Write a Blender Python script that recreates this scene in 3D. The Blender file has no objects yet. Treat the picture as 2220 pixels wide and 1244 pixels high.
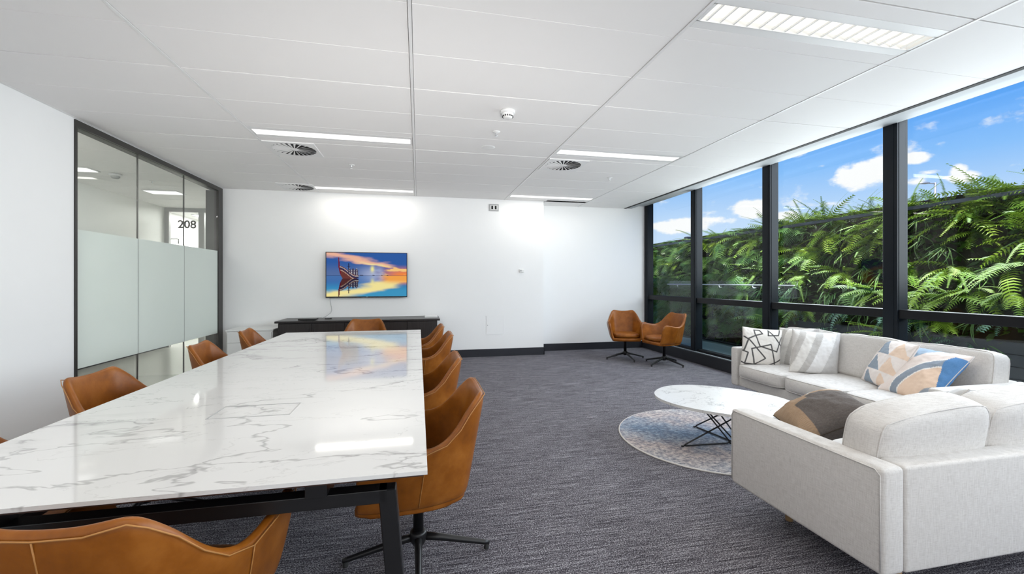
import bpy, bmesh, math, random
import numpy as np
from mathutils import Vector, Matrix, noise as mnoise

random.seed(7)
scene = bpy.context.scene
C = scene.collection
PI = math.pi
CAM_Z = 1.29
CEIL = 2.705
YAW = math.radians(12.199)

# ------------------------------------------------------------------ camera
cam_data = bpy.data.cameras.new('camera')
cam_data.sensor_width = 36.0
cam_data.lens = 939.0 / 2220.0 * 36.0
cam_data.shift_y = -12.0 / 2220.0
cam_data.clip_start = 0.02
cam_data.clip_end = 500
cam = bpy.data.objects.new('camera', cam_data)
cam.location = (0, 0, CAM_Z)
cam.rotation_euler = (PI / 2, 0, -YAW)
C.objects.link(cam)
scene.camera = cam

# ------------------------------------------------------------------ view
scene.view_settings.view_transform = 'Standard'
scene.view_settings.look = 'None'
scene.view_settings.gamma = 1.0
scene.view_settings.use_curve_mapping = False
EXPOSURE = 0.0
LAMP = 16.0            # ceiling fixtures
CEILING_FILL = 34.0          # added fill lamp aimed up at the ceiling, out of view
FAR_FILL = 560.0  # added spot fill for the far ceiling
SUN = 7.0
WINDOW_FILL = 405.0       # added area light outside the window wall, boosting the daylight
REAR_FILL = 26.0          # added fill light in front of the solid rear wall
scene.view_settings.exposure = EXPOSURE


def srgb(r, g, b):
    def f(c):
        c /= 255.0
        return c / 12.92 if c <= 0.04045 else ((c + 0.055) / 1.055) ** 2.4
    return (f(r), f(g), f(b), 1.0)


# ------------------------------------------------------------------ node helpers
class NT:
    def __init__(s, tree):
        s.t = tree
        s.n = tree.nodes
        s.l = tree.links

    def node(s, kind, **kw):
        n = s.n.new(kind)
        for k, v in kw.items():
            setattr(n, k, v)
        return n

    def put(s, sock, v):
        if isinstance(v, bpy.types.NodeSocket):
            s.l.new(v, sock)
        else:
            sock.default_value = v

    def math(s, op, a, b=None, c=None, clamp=False):
        n = s.node('ShaderNodeMath', operation=op, use_clamp=clamp)
        s.put(n.inputs[0], a)
        if b is not None:
            s.put(n.inputs[1], b)
        if c is not None:
            s.put(n.inputs[2], c)
        return n.outputs[0]

    def mix(s, f, a, b):
        n = s.node('ShaderNodeMix', data_type='RGBA')
        s.put(n.inputs[0], f)
        s.put(n.inputs[6], a)
        s.put(n.inputs[7], b)
        return n.outputs[2]

    def ramp(s, f, stops, interp='LINEAR'):
        n = s.node('ShaderNodeValToRGB')
        n.color_ramp.interpolation = interp
        e = n.color_ramp.elements
        while len(e) < len(stops):
            e.new(0.5)
        for el, (p, c) in zip(e, stops):
            el.position = p
            el.color = c if len(c) == 4 else (*c, 1)
        s.put(n.inputs[0], f)
        return n.outputs[0]

    def smooth(s, v, a, b):
        n = s.node('ShaderNodeMapRange', interpolation_type='SMOOTHSTEP')
        s.put(n.inputs[0], v)
        n.inputs[1].default_value = a
        n.inputs[2].default_value = b
        return n.outputs[0]

    def coord(s, which='Object', scale=(1, 1, 1), rot=(0, 0, 0), loc=(0, 0, 0)):
        tc = s.node('ShaderNodeTexCoord')
        m = s.node('ShaderNodeMapping')
        m.inputs['Scale'].default_value = scale
        m.inputs['Rotation'].default_value = rot
        m.inputs['Location'].default_value = loc
        s.l.new(tc.outputs[which], m.inputs[0])
        return m.outputs[0]

    def noise(s, vec, scale=5.0, detail=2.0, rough=0.5, dist=0.0):
        n = s.node('ShaderNodeTexNoise')
        if vec is not None:
            s.l.new(vec, n.inputs['Vector'])
        n.inputs['Scale'].default_value = scale
        n.inputs['Detail'].default_value = detail
        n.inputs['Roughness'].default_value = rough
        n.inputs['Distortion'].default_value = dist
        return n.outputs[0], n.outputs[1]

    def bump(s, h, strength=0.2, dist=0.01):
        n = s.node('ShaderNodeBump')
        n.inputs['Strength'].default_value = strength
        n.inputs['Distance'].default_value = dist
        s.put(n.inputs['Height'], h)
        return n.outputs[0]


def material(name):
    m = bpy.data.materials.new(name)
    m.use_nodes = True
    nt = NT(m.node_tree)
    nt.n.clear()
    out = nt.node('ShaderNodeOutputMaterial')
    return m, nt, out


def principled(nt, out, color, rough=0.5, metal=0.0, spec=0.5, normal=None, coat=0.0):
    p = nt.node('ShaderNodeBsdfPrincipled')
    nt.put(p.inputs['Base Color'], color)
    nt.put(p.inputs['Roughness'], rough)
    p.inputs['Metallic'].default_value = metal
    p.inputs['Specular IOR Level'].default_value = spec
    p.inputs['Coat Weight'].default_value = coat
    p.inputs['Coat Roughness'].default_value = 0.03
    if normal is not None:
        nt.l.new(normal, p.inputs['Normal'])
    nt.l.new(p.outputs[0], out.inputs[0])
    return p


MATS = {}


def simple(name, col, rough=0.5, metal=0.0, spec=0.5, vary=0.03, scale=6.0, bump=0.0):
    m, nt, out = material(name)
    f, _ = nt.noise(nt.coord('Object'), scale, 3.0)
    a = tuple(max(0, c * (1 - vary)) for c in col[:3]) + (1,)
    b = tuple(min(1, c * (1 + vary)) for c in col[:3]) + (1,)
    colr = nt.mix(f, a, b)
    nrm = None
    if bump:
        g, _ = nt.noise(nt.coord('Object'), scale * 40, 2.0)
        nrm = nt.bump(g, bump, 0.002)
    principled(nt, out, colr, rough, metal, spec, nrm)
    MATS[name] = m
    return m


simple('wall_paint', (0.915, 0.912, 0.91), 0.55, spec=0.25, vary=0.008, bump=0.04)
simple('ceiling_white', (0.925, 0.91, 0.90), 0.7, spec=0.15, vary=0.008, bump=0.06)
simple('bar_white', (0.86, 0.855, 0.85), 0.4, vary=0.01)
simple('plastic_white', (0.82, 0.82, 0.81), 0.35, vary=0.02)
simple('plastic_grey', (0.42, 0.42, 0.42), 0.4, vary=0.05)
simple('black_metal', (0.007, 0.007, 0.008), 0.36, metal=0.0, spec=0.5, vary=0.2)
simple('dark_frame', (0.035, 0.033, 0.030), 0.4, vary=0.1)
simple('mullion_metal', (0.005, 0.008, 0.012), 0.42, metal=0.0, spec=0.18, vary=0.1)
simple('pelmet_grey', (0.46, 0.48, 0.50), 0.6, spec=0.2)
simple('transom_metal', (0.004, 0.0045, 0.006), 0.45, spec=0.25, vary=0.1)
simple('kerb_dark', (0.016, 0.017, 0.022), 0.45, vary=0.15)
simple('sill_metal', (0.42, 0.47, 0.50), 0.35, metal=0.3, vary=0.05)
simple('baseboard_dark', (0.014, 0.015, 0.022), 0.45, vary=0.15)
simple('dark_slot', (0.015, 0.015, 0.015), 0.8)
simple('wood_leg', (0.52, 0.34, 0.17), 0.5, vary=0.15, scale=20)
simple('underlay_brown', (0.05, 0.02, 0.013), 0.5, vary=0.1)
simple('balcony_tile', (0.45, 0.52, 0.54), 0.5, vary=0.06)
simple('balcony_upstand', (0.40, 0.47, 0.49), 0.6, vary=0.06)
simple('corridor_wall', (0.84, 0.84, 0.82), 0.5, vary=0.01)
simple('corridor_floor', (0.36, 0.36, 0.34), 0.22, vary=0.06, scale=3)
simple('rail_dark', (0.028, 0.038, 0.055), 0.4, metal=0.2, vary=0.15)
simple('felt_dark', (0.028, 0.026, 0.020), 0.9, spec=0.1, vary=0.4, scale=9)
simple('lamp_metal', (0.55, 0.56, 0.58), 0.4, metal=0.5)
simple('thread', (0.42, 0.19, 0.05), 0.6)
simple('brown_cloth', (0.06, 0.045, 0.035), 0.9)
simple('shiny_steel', (0.75, 0.76, 0.77), 0.2, metal=0.9)
simple('rubber', (0.02, 0.02, 0.02), 0.7)
simple('concrete', (0.35, 0.34, 0.33), 0.8, vary=0.1)


def m_emit(name, col, strength):
    m, nt, out = material(name)
    e = nt.node('ShaderNodeEmission')
    e.inputs[0].default_value = (*col, 1)
    e.inputs[1].default_value = strength
    nt.l.new(e.outputs[0], out.inputs[0])
    MATS[name] = m


m_emit('lamp_glow', (1.0, 0.975, 0.87), 1.35)
m_emit('lamp_opal', (1.0, 0.99, 0.96), 1.6)
m_emit('corridor_glow', (1.0, 0.99, 0.97), 1.5)
m_emit('corridor_fill', (1.0, 0.98, 0.95), 40.0)  # strong glow for the added corridor and lobby fill lights


def m_glass(name, tint, ior=1.5, gain=1.0):
    m, nt, out = material(name)
    tr = nt.node('ShaderNodeBsdfTransparent')
    tr.inputs[0].default_value = (*tint, 1)
    gl = nt.node('ShaderNodeBsdfGlossy')
    gl.inputs['Roughness'].default_value = 0.0
    lw = nt.node('ShaderNodeLayerWeight')
    lw.inputs[0].default_value = 0.5
    f5 = nt.math('MULTIPLY_ADD', nt.math('POWER', lw.outputs['Facing'], 5.0), 0.96, 0.04)
    mx = nt.node('ShaderNodeMixShader')
    nt.l.new(nt.math('MULTIPLY', f5, gain, clamp=True), mx.inputs[0])
    nt.l.new(tr.outputs[0], mx.inputs[1])
    nt.l.new(gl.outputs[0], mx.inputs[2])
    nt.l.new(mx.outputs[0], out.inputs[0])
    MATS[name] = m


m_glass('window_glass', (0.97, 0.985, 0.99), 1.45, 0.42)
m_glass('partition_glass', (0.96, 0.975, 0.965), 1.45, 0.7)
m_glass('balustrade_glass', (0.86, 0.93, 0.92), 1.5, 1.0)


def build_special():
    # frosted film
    m, nt, out = material('frosted_film')
    d = nt.node('ShaderNodeBsdfDiffuse')
    t = nt.node('ShaderNodeBsdfTranslucent')
    f, _ = nt.noise(nt.coord('Object'), 1.5, 2)
    col = nt.mix(f, (0.82, 0.87, 0.83, 1), (0.86, 0.90, 0.87, 1))
    nt.l.new(col, d.inputs[0])
    nt.l.new(col, t.inputs[0])
    mx = nt.node('ShaderNodeMixShader')
    mx.inputs[0].default_value = 0.35
    nt.l.new(d.outputs[0], mx.inputs[1])
    nt.l.new(t.outputs[0], mx.inputs[2])
    nt.l.new(mx.outputs[0], out.inputs[0])
    MATS['frosted_film'] = m

    # carpet
    m, nt, out = material('carpet')
    v = nt.coord('Object', (1.1, 46, 1), (0, 0, math.radians(1.5)))
    line, _ = nt.noise(v, 3.0, 4.0, 0.6)
    v2 = nt.coord('Object', (9.0, 120, 1))
    line2, _ = nt.noise(v2, 2.0, 2.0, 0.6)
    sp, _ = nt.noise(nt.coord('Object', (0.7, 1, 1)), 210, 1.5, 0.6)
    big, _ = nt.noise(nt.coord('Object', (0.5, 1, 1)), 1.6, 2)
    a = nt.math('MULTIPLY_ADD', line, 0.62, nt.math('MULTIPLY', line2, 0.38))
    a = nt.math('ADD', nt.math('MULTIPLY', nt.math('SUBTRACT', a, 0.5), 2.0),
                nt.math('MULTIPLY', nt.math('SUBTRACT', sp, 0.5), 2.0))
    a = nt.math('ADD', a, 0.5)
    col = nt.ramp(a, [(0.14, (0.012, 0.011, 0.015)), (0.42, (0.088, 0.082, 0.097)), (0.58, (0.165, 0.157, 0.178)), (0.86, (0.52, 0.51, 0.54))])
    col = nt.mix(nt.math('MULTIPLY', big, 0.25), col, (0.09, 0.084, 0.094, 1))
    principled(nt, out, col, 0.95, spec=0.1, normal=nt.bump(a, 0.5, 0.006))
    MATS['carpet'] = m

    # leather
    m, nt, out = material('leather')
    f, _ = nt.noise(nt.coord('Object'), 7, 5, 0.6)
    g, _ = nt.noise(nt.coord('Object'), 90, 2)
    col = nt.ramp(f, [(0.25, (0.150, 0.041, 0.003)), (0.5, (0.245, 0.074, 0.006)), (0.8, (0.37, 0.132, 0.020))])
    principled(nt, out, col, 0.36, spec=0.32, normal=nt.bump(g, 0.12, 0.002))
    MATS['leather'] = m

    # marble
    def marble(name, rot, sc, vein):
        m, nt, out = material(name)
        v = nt.coord('Object', sc, (0, 0, rot))
        _, wc = nt.noise(v, 1.3, 4, 0.55)
        add = nt.node('ShaderNodeVectorMath', operation='MULTIPLY_ADD')
        nt.l.new(wc, add.inputs[0])
        add.inputs[1].default_value = (0.75, 0.75, 0.75)
        nt.l.new(v, add.inputs[2])
        w = add.outputs[0]
        n1, _ = nt.noise(w, 1.15, 6, 0.55)
        d1 = nt.math('ABSOLUTE', nt.math('SUBTRACT', n1, 0.5))
        n2, _ = nt.noise(w, 2.6, 7, 0.6)
        d2 = nt.math('ABSOLUTE', nt.math('SUBTRACT', n2, 0.47))
        mask, _ = nt.noise(v, 0.9, 2)
        mk = nt.smooth(mask, 0.42, 0.62)
        v1 = nt.math('SUBTRACT', 1.0, nt.smooth(d1, 0.0, 0.009))
        v1s = nt.math('SUBTRACT', 1.0, nt.smooth(d1, 0.0, 0.05))
        v2 = nt.math('SUBTRACT', 1.0, nt.smooth(d2, 0.0, 0.008))
        a = nt.math('MULTIPLY', v1, 0.62 * vein)
        b = nt.math('MULTIPLY', nt.math('MULTIPLY', v1s, mk), 0.22 * vein)
        c = nt.math('MULTIPLY', v2, nt.math('MULTIPLY_ADD', mk, 0.42 * vein, 0.22 * vein))
        tot = nt.math('ADD', nt.math('ADD', a, b), c, clamp=True)
        cl, _ = nt.noise(v, 2.2, 3)
        base = nt.mix(cl, (0.70, 0.69, 0.675, 1), (0.75, 0.745, 0.735, 1))
        col = nt.mix(tot, base, (0.30, 0.29, 0.285, 1))
        principled(nt, out, col, 0.055 if name == 'marble' else 0.22, spec=0.55 if name == 'marble' else 0.35)
        MATS[name] = m
    marble('marble', math.radians(-18), (0.62, 1.45, 1), 0.95)
    marble('marble_small', math.radians(30), (2.2, 3.4, 1), 0.85)

    # linen
    m, nt, out = material('linen')
    a, _ = nt.noise(nt.coord('Object', (14, 14, 230)), 2.0, 2, 0.6)
    b, _ = nt.noise(nt.coord('Object', (200, 200, 12)), 2.0, 2, 0.6)
    f = nt.math('MULTIPLY_ADD', a, 0.5, nt.math('MULTIPLY', b, 0.5))
    col = nt.ramp(f, [(0.3, (0.50, 0.475, 0.45)), (0.5, (0.64, 0.615, 0.59)), (0.7, (0.73, 0.71, 0.685))])
    principled(nt, out, col, 0.9, spec=0.15, normal=nt.bump(f, 0.25, 0.002))
    MATS['linen'] = m

    # printed cloth and picture: flat print held in a colour attribute
    m, nt, out = material('printed_cloth')
    at = nt.node('ShaderNodeVertexColor', layer_name='print')
    g, _ = nt.noise(nt.coord('Object'), 160, 2)
    principled(nt, out, nt.mix(0.12, at.outputs[0], nt.mix(g, (0.3, 0.3, 0.3, 1), (0.9, 0.9, 0.9, 1))), 0.9, spec=0.15,
               normal=nt.bump(g, 0.2, 0.002))
    MATS['printed_cloth'] = m
    m, nt, out = material('screen_picture')
    at = nt.node('ShaderNodeVertexColor', layer_name='print')
    e = nt.node('ShaderNodeEmission')
    nt.l.new(at.outputs[0], e.inputs[0])
    e.inputs[1].default_value = 0.88
    nt.l.new(e.outputs[0], out.inputs[0])
    MATS['screen_picture'] = m

    # rug
    m, nt, out = material('rug')
    v = nt.coord('Object', (1, 1, 1), (0, 0, math.radians(35)))
    big, _ = nt.noise(v, 3.4, 5, 0.65)
    str_, _ = nt.noise(nt.coord('Object', (6, 60, 1), (0, 0, math.radians(20))), 2.0, 4, 0.7)
    fine, _ = nt.noise(nt.coord('Object', (1, 1, 1)), 38, 5, 0.75)
    sep = nt.node('ShaderNodeSeparateXYZ')
    nt.l.new(nt.coord('Object', (1, 1, 1), (0, 0, math.radians(35))), sep.inputs[0])
    # broad faded bands across the rug: pink rim, blue middle
    t = nt.math('ADD', nt.math('ABSOLUTE', sep.outputs[1]), nt.math('MULTIPLY', nt.math('SUBTRACT', big, 0.5), 0.9))
    base = nt.ramp(t, [(0.0, (0.24, 0.32, 0.42)), (0.20, (0.40, 0.44, 0.50)), (0.38, (0.62, 0.53, 0.49)), (0.62, (0.62, 0.58, 0.56)), (0.8, (0.46, 0.50, 0.56))])
    s = nt.smooth(nt.math('MULTIPLY_ADD', fine, 0.5, nt.math('MULTIPLY', str_, 0.5)), 0.38, 0.60)
    col = nt.mix(nt.math('MULTIPLY', nt.math('SUBTRACT', 1.0, s), 0.9), base, (0.085, 0.10, 0.15, 1))
    s2 = nt.smooth(fine, 0.56, 0.72)
    col = nt.mix(nt.math('MULTIPLY', s2, 0.55), col, (0.72, 0.69, 0.67, 1))
    principled(nt, out, col, 0.95, spec=0.05, normal=nt.bump(fine, 0.4, 0.004))
    MATS['rug'] = m

    # dark timber veneer
    m, nt, out = material('dark_veneer')
    a, _ = nt.noise(nt.coord('Object', (40, 40, 2.0)), 2.0, 4, 0.6)
    col = nt.ramp(a, [(0.3, (0.010, 0.008, 0.008)), (0.7, (0.028, 0.022, 0.021))])
    principled(nt, out, col, 0.34, spec=0.5)
    MATS['dark_veneer'] = m
    # dark colour imitating the room's reflection in the lower panes
    m, nt, out = material('reflection_dark')
    a, _ = nt.noise(nt.coord('Object', (20, 2, 30)), 2.0, 3)
    principled(nt, out, nt.mix(a, (0.014, 0.017, 0.022, 1), (0.026, 0.031, 0.04, 1)), 0.6)
    MATS['reflection_dark'] = m

    # leaves: every object its own tone
    def leaf(name, c1, c2, rough=0.45):
        m, nt, out = material(name)
        oi = nt.node('ShaderNodeObjectInfo')
        f, _ = nt.noise(nt.coord('Object'), 9, 2)
        k = nt.math('MULTIPLY_ADD', oi.outputs['Random'], 0.75, nt.math('MULTIPLY', f, 0.3))
        col = nt.mix(k, c1, c2)
        p = nt.node('ShaderNodeBsdfPrincipled')
        nt.l.new(col, p.inputs['Base Color'])
        p.inputs['Roughness'].default_value = rough
        p.inputs['Specular IOR Level'].default_value = 0.4
        tl = nt.node('ShaderNodeBsdfTranslucent')
        nt.l.new(nt.mix(0.5, col, (0.25, 0.42, 0.03, 1)), tl.inputs[0])
        mx = nt.node('ShaderNodeMixShader')
        mx.inputs[0].default_value = 0.28
        nt.l.new(p.outputs[0], mx.inputs[1])
        nt.l.new(tl.outputs[0], mx.inputs[2])
        nt.l.new(mx.outputs[0], out.inputs[0])
        MATS[name] = m
    leaf('leaf_fern', (0.06, 0.17, 0.015, 1), (0.29, 0.42, 0.035, 1))
    leaf('leaf_split', (0.05, 0.17, 0.05, 1), (0.21, 0.36, 0.09, 1), 0.3)
    leaf('leaf_strap', (0.05, 0.15, 0.04, 1), (0.20, 0.32, 0.12, 1))
    leaf('leaf_blue', (0.05, 0.16, 0.11, 1), (0.18, 0.33, 0.26, 1))
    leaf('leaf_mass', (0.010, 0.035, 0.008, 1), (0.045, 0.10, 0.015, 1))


build_special()


# ------------------------------------------------------------------ world: blue sky, light at the horizon, cumulus
def build_world():
    w = bpy.data.worlds.new('world')
    w.use_nodes = True
    scene.world = w
    nt = NT(w.node_tree)
    nt.n.clear()
    out = nt.node('ShaderNodeOutputWorld')
    bg = nt.node('ShaderNodeBackground')
    tc = nt.node('ShaderNodeTexCoord')
    sep = nt.node('ShaderNodeSeparateXYZ')
    nt.l.new(tc.outputs['Generated'], sep.inputs[0])
    z = sep.outputs[2]
    sky = nt.ramp(z, [(0.0, srgb(226, 240, 255)), (0.13, srgb(196, 224, 255)), (0.21, srgb(140, 196, 255)), (0.30, srgb(84, 164, 250)), (0.6, srgb(48, 118, 226)), (1.0, srgb(36, 96, 205))])
    # azimuth measured from +y towards +x, elevation in radians
    az = nt.math('ARCTAN2', sep.outputs[0], sep.outputs[1])
    el = nt.math('ARCSINE', z)
    comb = nt.node('ShaderNodeCombineXYZ')
    nt.l.new(az, comb.inputs[0])
    nt.l.new(nt.math('MULTIPLY', el, 1.7), comb.inputs[1])
    nz, _ = nt.noise(comb.outputs[0], 9.0, 7, 0.6)
    nz2, _ = nt.noise(comb.outputs[0], 28.0, 5, 0.6)
    field = None

    def direction(px, py):
        u = (px - 1110) / 939
        x = u * math.cos(YAW) + math.sin(YAW)
        y = -u * math.sin(YAW) + math.cos(YAW)
        v = (610 - py) / 939
        return math.atan2(x, y), math.atan2(v, math.hypot(x, y))
    # the cumulus heaps seen over the planted wall
    for px, py, rx, ry, amp in [(1860, 385, 62, 30, 1.0), (1905, 372, 40, 28, 0.9), (1830, 375, 30, 22, 0.8), (1985, 344, 34, 13, 0.85),
                                (2090, 384, 46, 16, 0.9), (2078, 372, 26, 18, 0.8), (2020, 372, 46, 8, 0.55),
                                (1630, 455, 46, 20, 0.95), (1700, 470, 60, 16, 0.7), (1470, 490, 70, 16, 0.9), (1560, 478, 60, 12, 0.6),
                                (1740, 365, 90, 7, 0.5), (1720, 336, 50, 10, 0.6), (2190, 360, 60, 10, 0.5), (1985, 392, 36, 12, 0.6), (1800, 440, 120, 14, 0.45)]:
        a0, e0 = direction(px, py)
        a1, e1 = direction(px + rx, py)
        a2, e2 = direction(px, py - ry)
        da, de = abs(a1 - a0), abs(e2 - e0)
        qa = nt.math('MULTIPLY', nt.math('SUBTRACT', az, a0), 1 / da)
        qe = nt.math('MULTIPLY', nt.math('SUBTRACT', el, e0), 1 / de)
        r2 = nt.math('ADD', nt.math('MULTIPLY', qa, qa), nt.math('MULTIPLY', qe, qe))
        g = nt.math('MULTIPLY', nt.math('EXPONENT', nt.math('MULTIPLY', r2, -0.7)), amp)
        field = g if field is None else nt.math('MAXIMUM', field, g)
    wob = nt.math('ADD', nt.math('MULTIPLY', nt.math('SUBTRACT', nz, 0.5), 1.1), nt.math('MULTIPLY', nt.math('SUBTRACT', nz2, 0.5), 0.7))
    dens = nt.smooth(nt.math('ADD', field, wob), 0.36, 0.62)
    # scattered fair-weather cloud all round the sky, of the same look
    gen = nt.smooth(nt.math('ADD', nz, nt.math('MULTIPLY', nz2, 0.15)), 0.66, 0.78)
    low = nt.math('SUBTRACT', 1.0, nt.smooth(z, 0.25, 0.75))
    gen = nt.math('MULTIPLY', nt.math('MULTIPLY', gen, low), 0.7)
    dens = nt.math('MAXIMUM', dens, gen)
    col = nt.mix(dens, sky, (1.05, 1.04, 1.03, 1))
    below = nt.smooth(z, -0.02, 0.0)
    col = nt.mix(below, (0.30, 0.31, 0.30, 1), col)
    nt.l.new(col, bg.inputs[0])
    bg.inputs[1].default_value = 1.0
    nt.l.new(bg.outputs[0], out.inputs[0])


build_world()

sun_d = bpy.data.lights.new('sun', 'SUN')
sun_d.energy = SUN
sun_d.angle = 0.01
sun_d.color = (1.0, 0.95, 0.86)
sun = bpy.data.objects.new('sun', sun_d)
sun.rotation_euler = Vector((0.42, 0.20, -0.885)).to_track_quat('-Z', 'Y').to_euler()
sun.location = (0, 0, 12)
C.objects.link(sun)

fl_d = bpy.data.lights.new('ceiling_fill', 'AREA')  # unseen fill lamp added to brighten the ceiling
fl_d.energy = CEILING_FILL
fl_d.shape = 'DISK'
fl_d.size = 0.8
fl_d.color = (1.0, 0.97, 0.93)
fl = bpy.data.objects.new('ceiling_fill', fl_d)
fl.location = (0.45, -0.45, 0.70)
fl.rotation_euler = (PI, 0, 0)          # faces the ceiling
C.objects.link(fl)


# second added fill lamp, tilted to brighten the far half of the ceiling
f2d = bpy.data.lights.new('far_ceiling_fill', 'SPOT')
f2d.energy = FAR_FILL
f2d.spot_size = math.radians(30)
f2d.spot_blend = 1.0
f2d.shadow_soft_size = 0.35
f2d.color = (1.0, 0.98, 0.96)
f2 = bpy.data.objects.new('far_ceiling_fill', f2d)
f2.location = (0.75, -0.9, 0.75)
f2.rotation_euler = Vector((-0.10, 1.0, 0.36)).to_track_quat('-Z', 'Y').to_euler()
f2.scale = (2.6, 1.0, 1.0)
C.objects.link(f2)

rd = bpy.data.lights.new('rear_fill', 'AREA')  # unseen area light added to brighten the room from behind the camera
rd.energy = REAR_FILL
rd.shape = 'RECTANGLE'
rd.size = 6.6
rd.size_y = 2.4
rd.color = (0.95, 0.975, 1.0)
rear = bpy.data.objects.new('rear_fill', rd)
rear.location = (0.7, -3.40, 1.45)
rear.rotation_euler = (PI / 2, 0, 0)     # faces +y, into the room
C.objects.link(rear)


wd = bpy.data.lights.new('window_fill', 'AREA')  # area light added outside the glass to strengthen the sky's light
wd.energy = WINDOW_FILL
wd.shape = 'RECTANGLE'
wd.size = 9.6
wd.size_y = 1.9
wd.color = (0.90, 0.96, 1.0)
wl = bpy.data.objects.new('window_fill', wd)
wl.location = (4.98, 1.65, 2.05)
wl.rotation_euler = (PI / 2 - math.radians(28), 0, PI / 2)   # faces into the room, from above like the sky
C.objects.link(wl)


# ------------------------------------------------------------------ mesh helpers
def link_mesh(name, me, mat, parent=None, smooth=False):
    if mat is not None and not me.materials:
        me.materials.append(MATS[mat] if isinstance(mat, str) else mat)
    if smooth:
        me.polygons.foreach_set('use_smooth', [True] * len(me.polygons))
    o = bpy.data.objects.new(name, me)
    C.objects.link(o)
    if parent is not None:
        o.parent = parent
    return o


def from_bm(name, bm, mat, parent=None, smooth=False):
    me = bpy.data.meshes.new(name)
    bm.normal_update()
    bm.to_mesh(me)
    bm.free()
    return link_mesh(name, me, mat, parent, smooth)


def add_box(bm, a, b, bev=0.0, seg=2):
    a, b = Vector(a), Vector(b)
    r = bmesh.ops.create_cube(bm, size=1.0)
    vs = r['verts']
    bmesh.ops.scale(bm, vec=(b - a), verts=vs)
    bmesh.ops.translate(bm, vec=(a + b) / 2, verts=vs)
    if bev:
        es = list({e for v in vs for e in v.link_edges})
        bmesh.ops.bevel(bm, geom=es, offset=bev, segments=seg, profile=0.5, affect='EDGES')


def box(name, a, b, mat, parent=None, bev=0.0, seg=2, smooth=False):
    bm = bmesh.new()
    add_box(bm, a, b, bev, seg)
    return from_bm(name, bm, mat, parent, smooth)


def add_tube(bm, pts, r, n=8, cap=True, closed=False):
    pts = [Vector(p) for p in pts]
    rs = r if isinstance(r, (list, tuple)) else [r] * len(pts)
    rings = []
    up = None
    m = len(pts)
    for i, p in enumerate(pts):
        if closed:
            d = pts[(i + 1) % m] - pts[i - 1]
        else:
            d = pts[min(i + 1, m - 1)] - pts[max(i - 1, 0)]
        d.normalize()
        if up is None:
            up = Vector((0, 0, 1)) if abs(d.z) < 0.9 else Vector((1, 0, 0))
        x = d.cross(up)
        if x.length < 1e-5:
            x = d.cross(Vector((0, 1, 0)))
        x.normalize()
        up = x.cross(d).normalized()
        rings.append([bm.verts.new(p + (x * math.cos(t) + up * math.sin(t)) * rs[i]) for t in [2 * PI * k / n for k in range(n)]])
    for i in range(m if closed else m - 1):
        A, B = rings[i], rings[(i + 1) % m]
        for k in range(n):
            bm.faces.new((A[k], A[(k + 1) % n], B[(k + 1) % n], B[k]))
    if cap and not closed:
        bm.faces.new(rings[0][::-1])
        bm.faces.new(rings[-1])


def tube(name, pts, r, mat, parent=None, n=8, closed=False):
    bm = bmesh.new()
    add_tube(bm, pts, r, n, closed=closed)
    bmesh.ops.recalc_face_normals(bm, faces=bm.faces)
    return from_bm(name, bm, mat, parent, True)


def add_lathe(bm, prof, n=24, center=(0, 0)):
    rings = []
    for r, z in prof:
        if r < 1e-6:
            rings.append([bm.verts.new((center[0], center[1], z))])
        else:
            rings.append([bm.verts.new((center[0] + r * math.cos(2 * PI * k / n), center[1] + r * math.sin(2 * PI * k / n), z)) for k in range(n)])
    for A, B in zip(rings, rings[1:]):
        for k in range(n):
            k2 = (k + 1) % n
            if len(A) == 1 and len(B) == 1:
                continue
            if len(A) == 1:
                bm.faces.new((A[0], B[k2], B[k]))
            elif len(B) == 1:
                bm.faces.new((A[k], A[k2], B[0]))
            else:
                bm.faces.new((A[k], A[k2], B[k2], B[k]))


def lathe(name, prof, mat, parent=None, n=24, center=(0, 0), smooth=True):
    bm = bmesh.new()
    add_lathe(bm, prof, n, center)
    bmesh.ops.recalc_face_normals(bm, faces=bm.faces)
    return from_bm(name, bm, mat, parent, smooth)


def add_prism(bm, poly, z0, z1, bev=0.0):
    lo = [bm.verts.new((x, y, z0)) for x, y in poly]
    hi = [bm.verts.new((x, y, z1)) for x, y in poly]
    n = len(poly)
    fs = [bm.faces.new(lo[::-1]), bm.faces.new(hi)]
    for k in range(n):
        fs.append(bm.faces.new((lo[k], lo[(k + 1) % n], hi[(k + 1) % n], hi[k])))
    if bev:
        es = [e for f in fs[:2] for e in f.edges]
        bmesh.ops.bevel(bm, geom=es, offset=bev, segments=3, profile=0.5, affect='EDGES')


def soft_map(x, y, z, w, d, h, p, puff, slump=0.0):
    L = (abs(x) ** p + abs(y) ** p + abs(z) ** p) ** (1 / p)
    x, y, z = x / L, y / L, z / L
    ex = 1 + puff * (1 - y * y) * (1 - z * z)
    ey = 1 + puff * 2.2 * (1 - x * x) * (1 - z * z)
    ez = 1 + puff * 2.2 * (1 - x * x) * (1 - y * y)
    q = Vector((x * ex * w / 2, y * ey * d / 2, z * ez * h / 2))
    if slump and z > 0:
        q.z -= slump * z * max(0.0, 0.5 + 0.5 * x) ** 1.6
    return q


def soft_box(w, d, h, p=9.0, puff=0.06, n=14, slump=0.0):
    """a stuffed cushion: rounded box whose faces swell in the middle"""
    bm = bmesh.new()
    bmesh.ops.create_cube(bm, size=2.0)
    bmesh.ops.subdivide_edges(bm, edges=bm.edges[:], cuts=n, use_grid_fill=True)
    for v in bm.verts:
        x, y, z = [math.copysign(abs(c) ** 0.8, c) for c in v.co]
        v.co = soft_map(x, y, z, w, d, h, p, puff, slump)
    return bm


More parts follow.
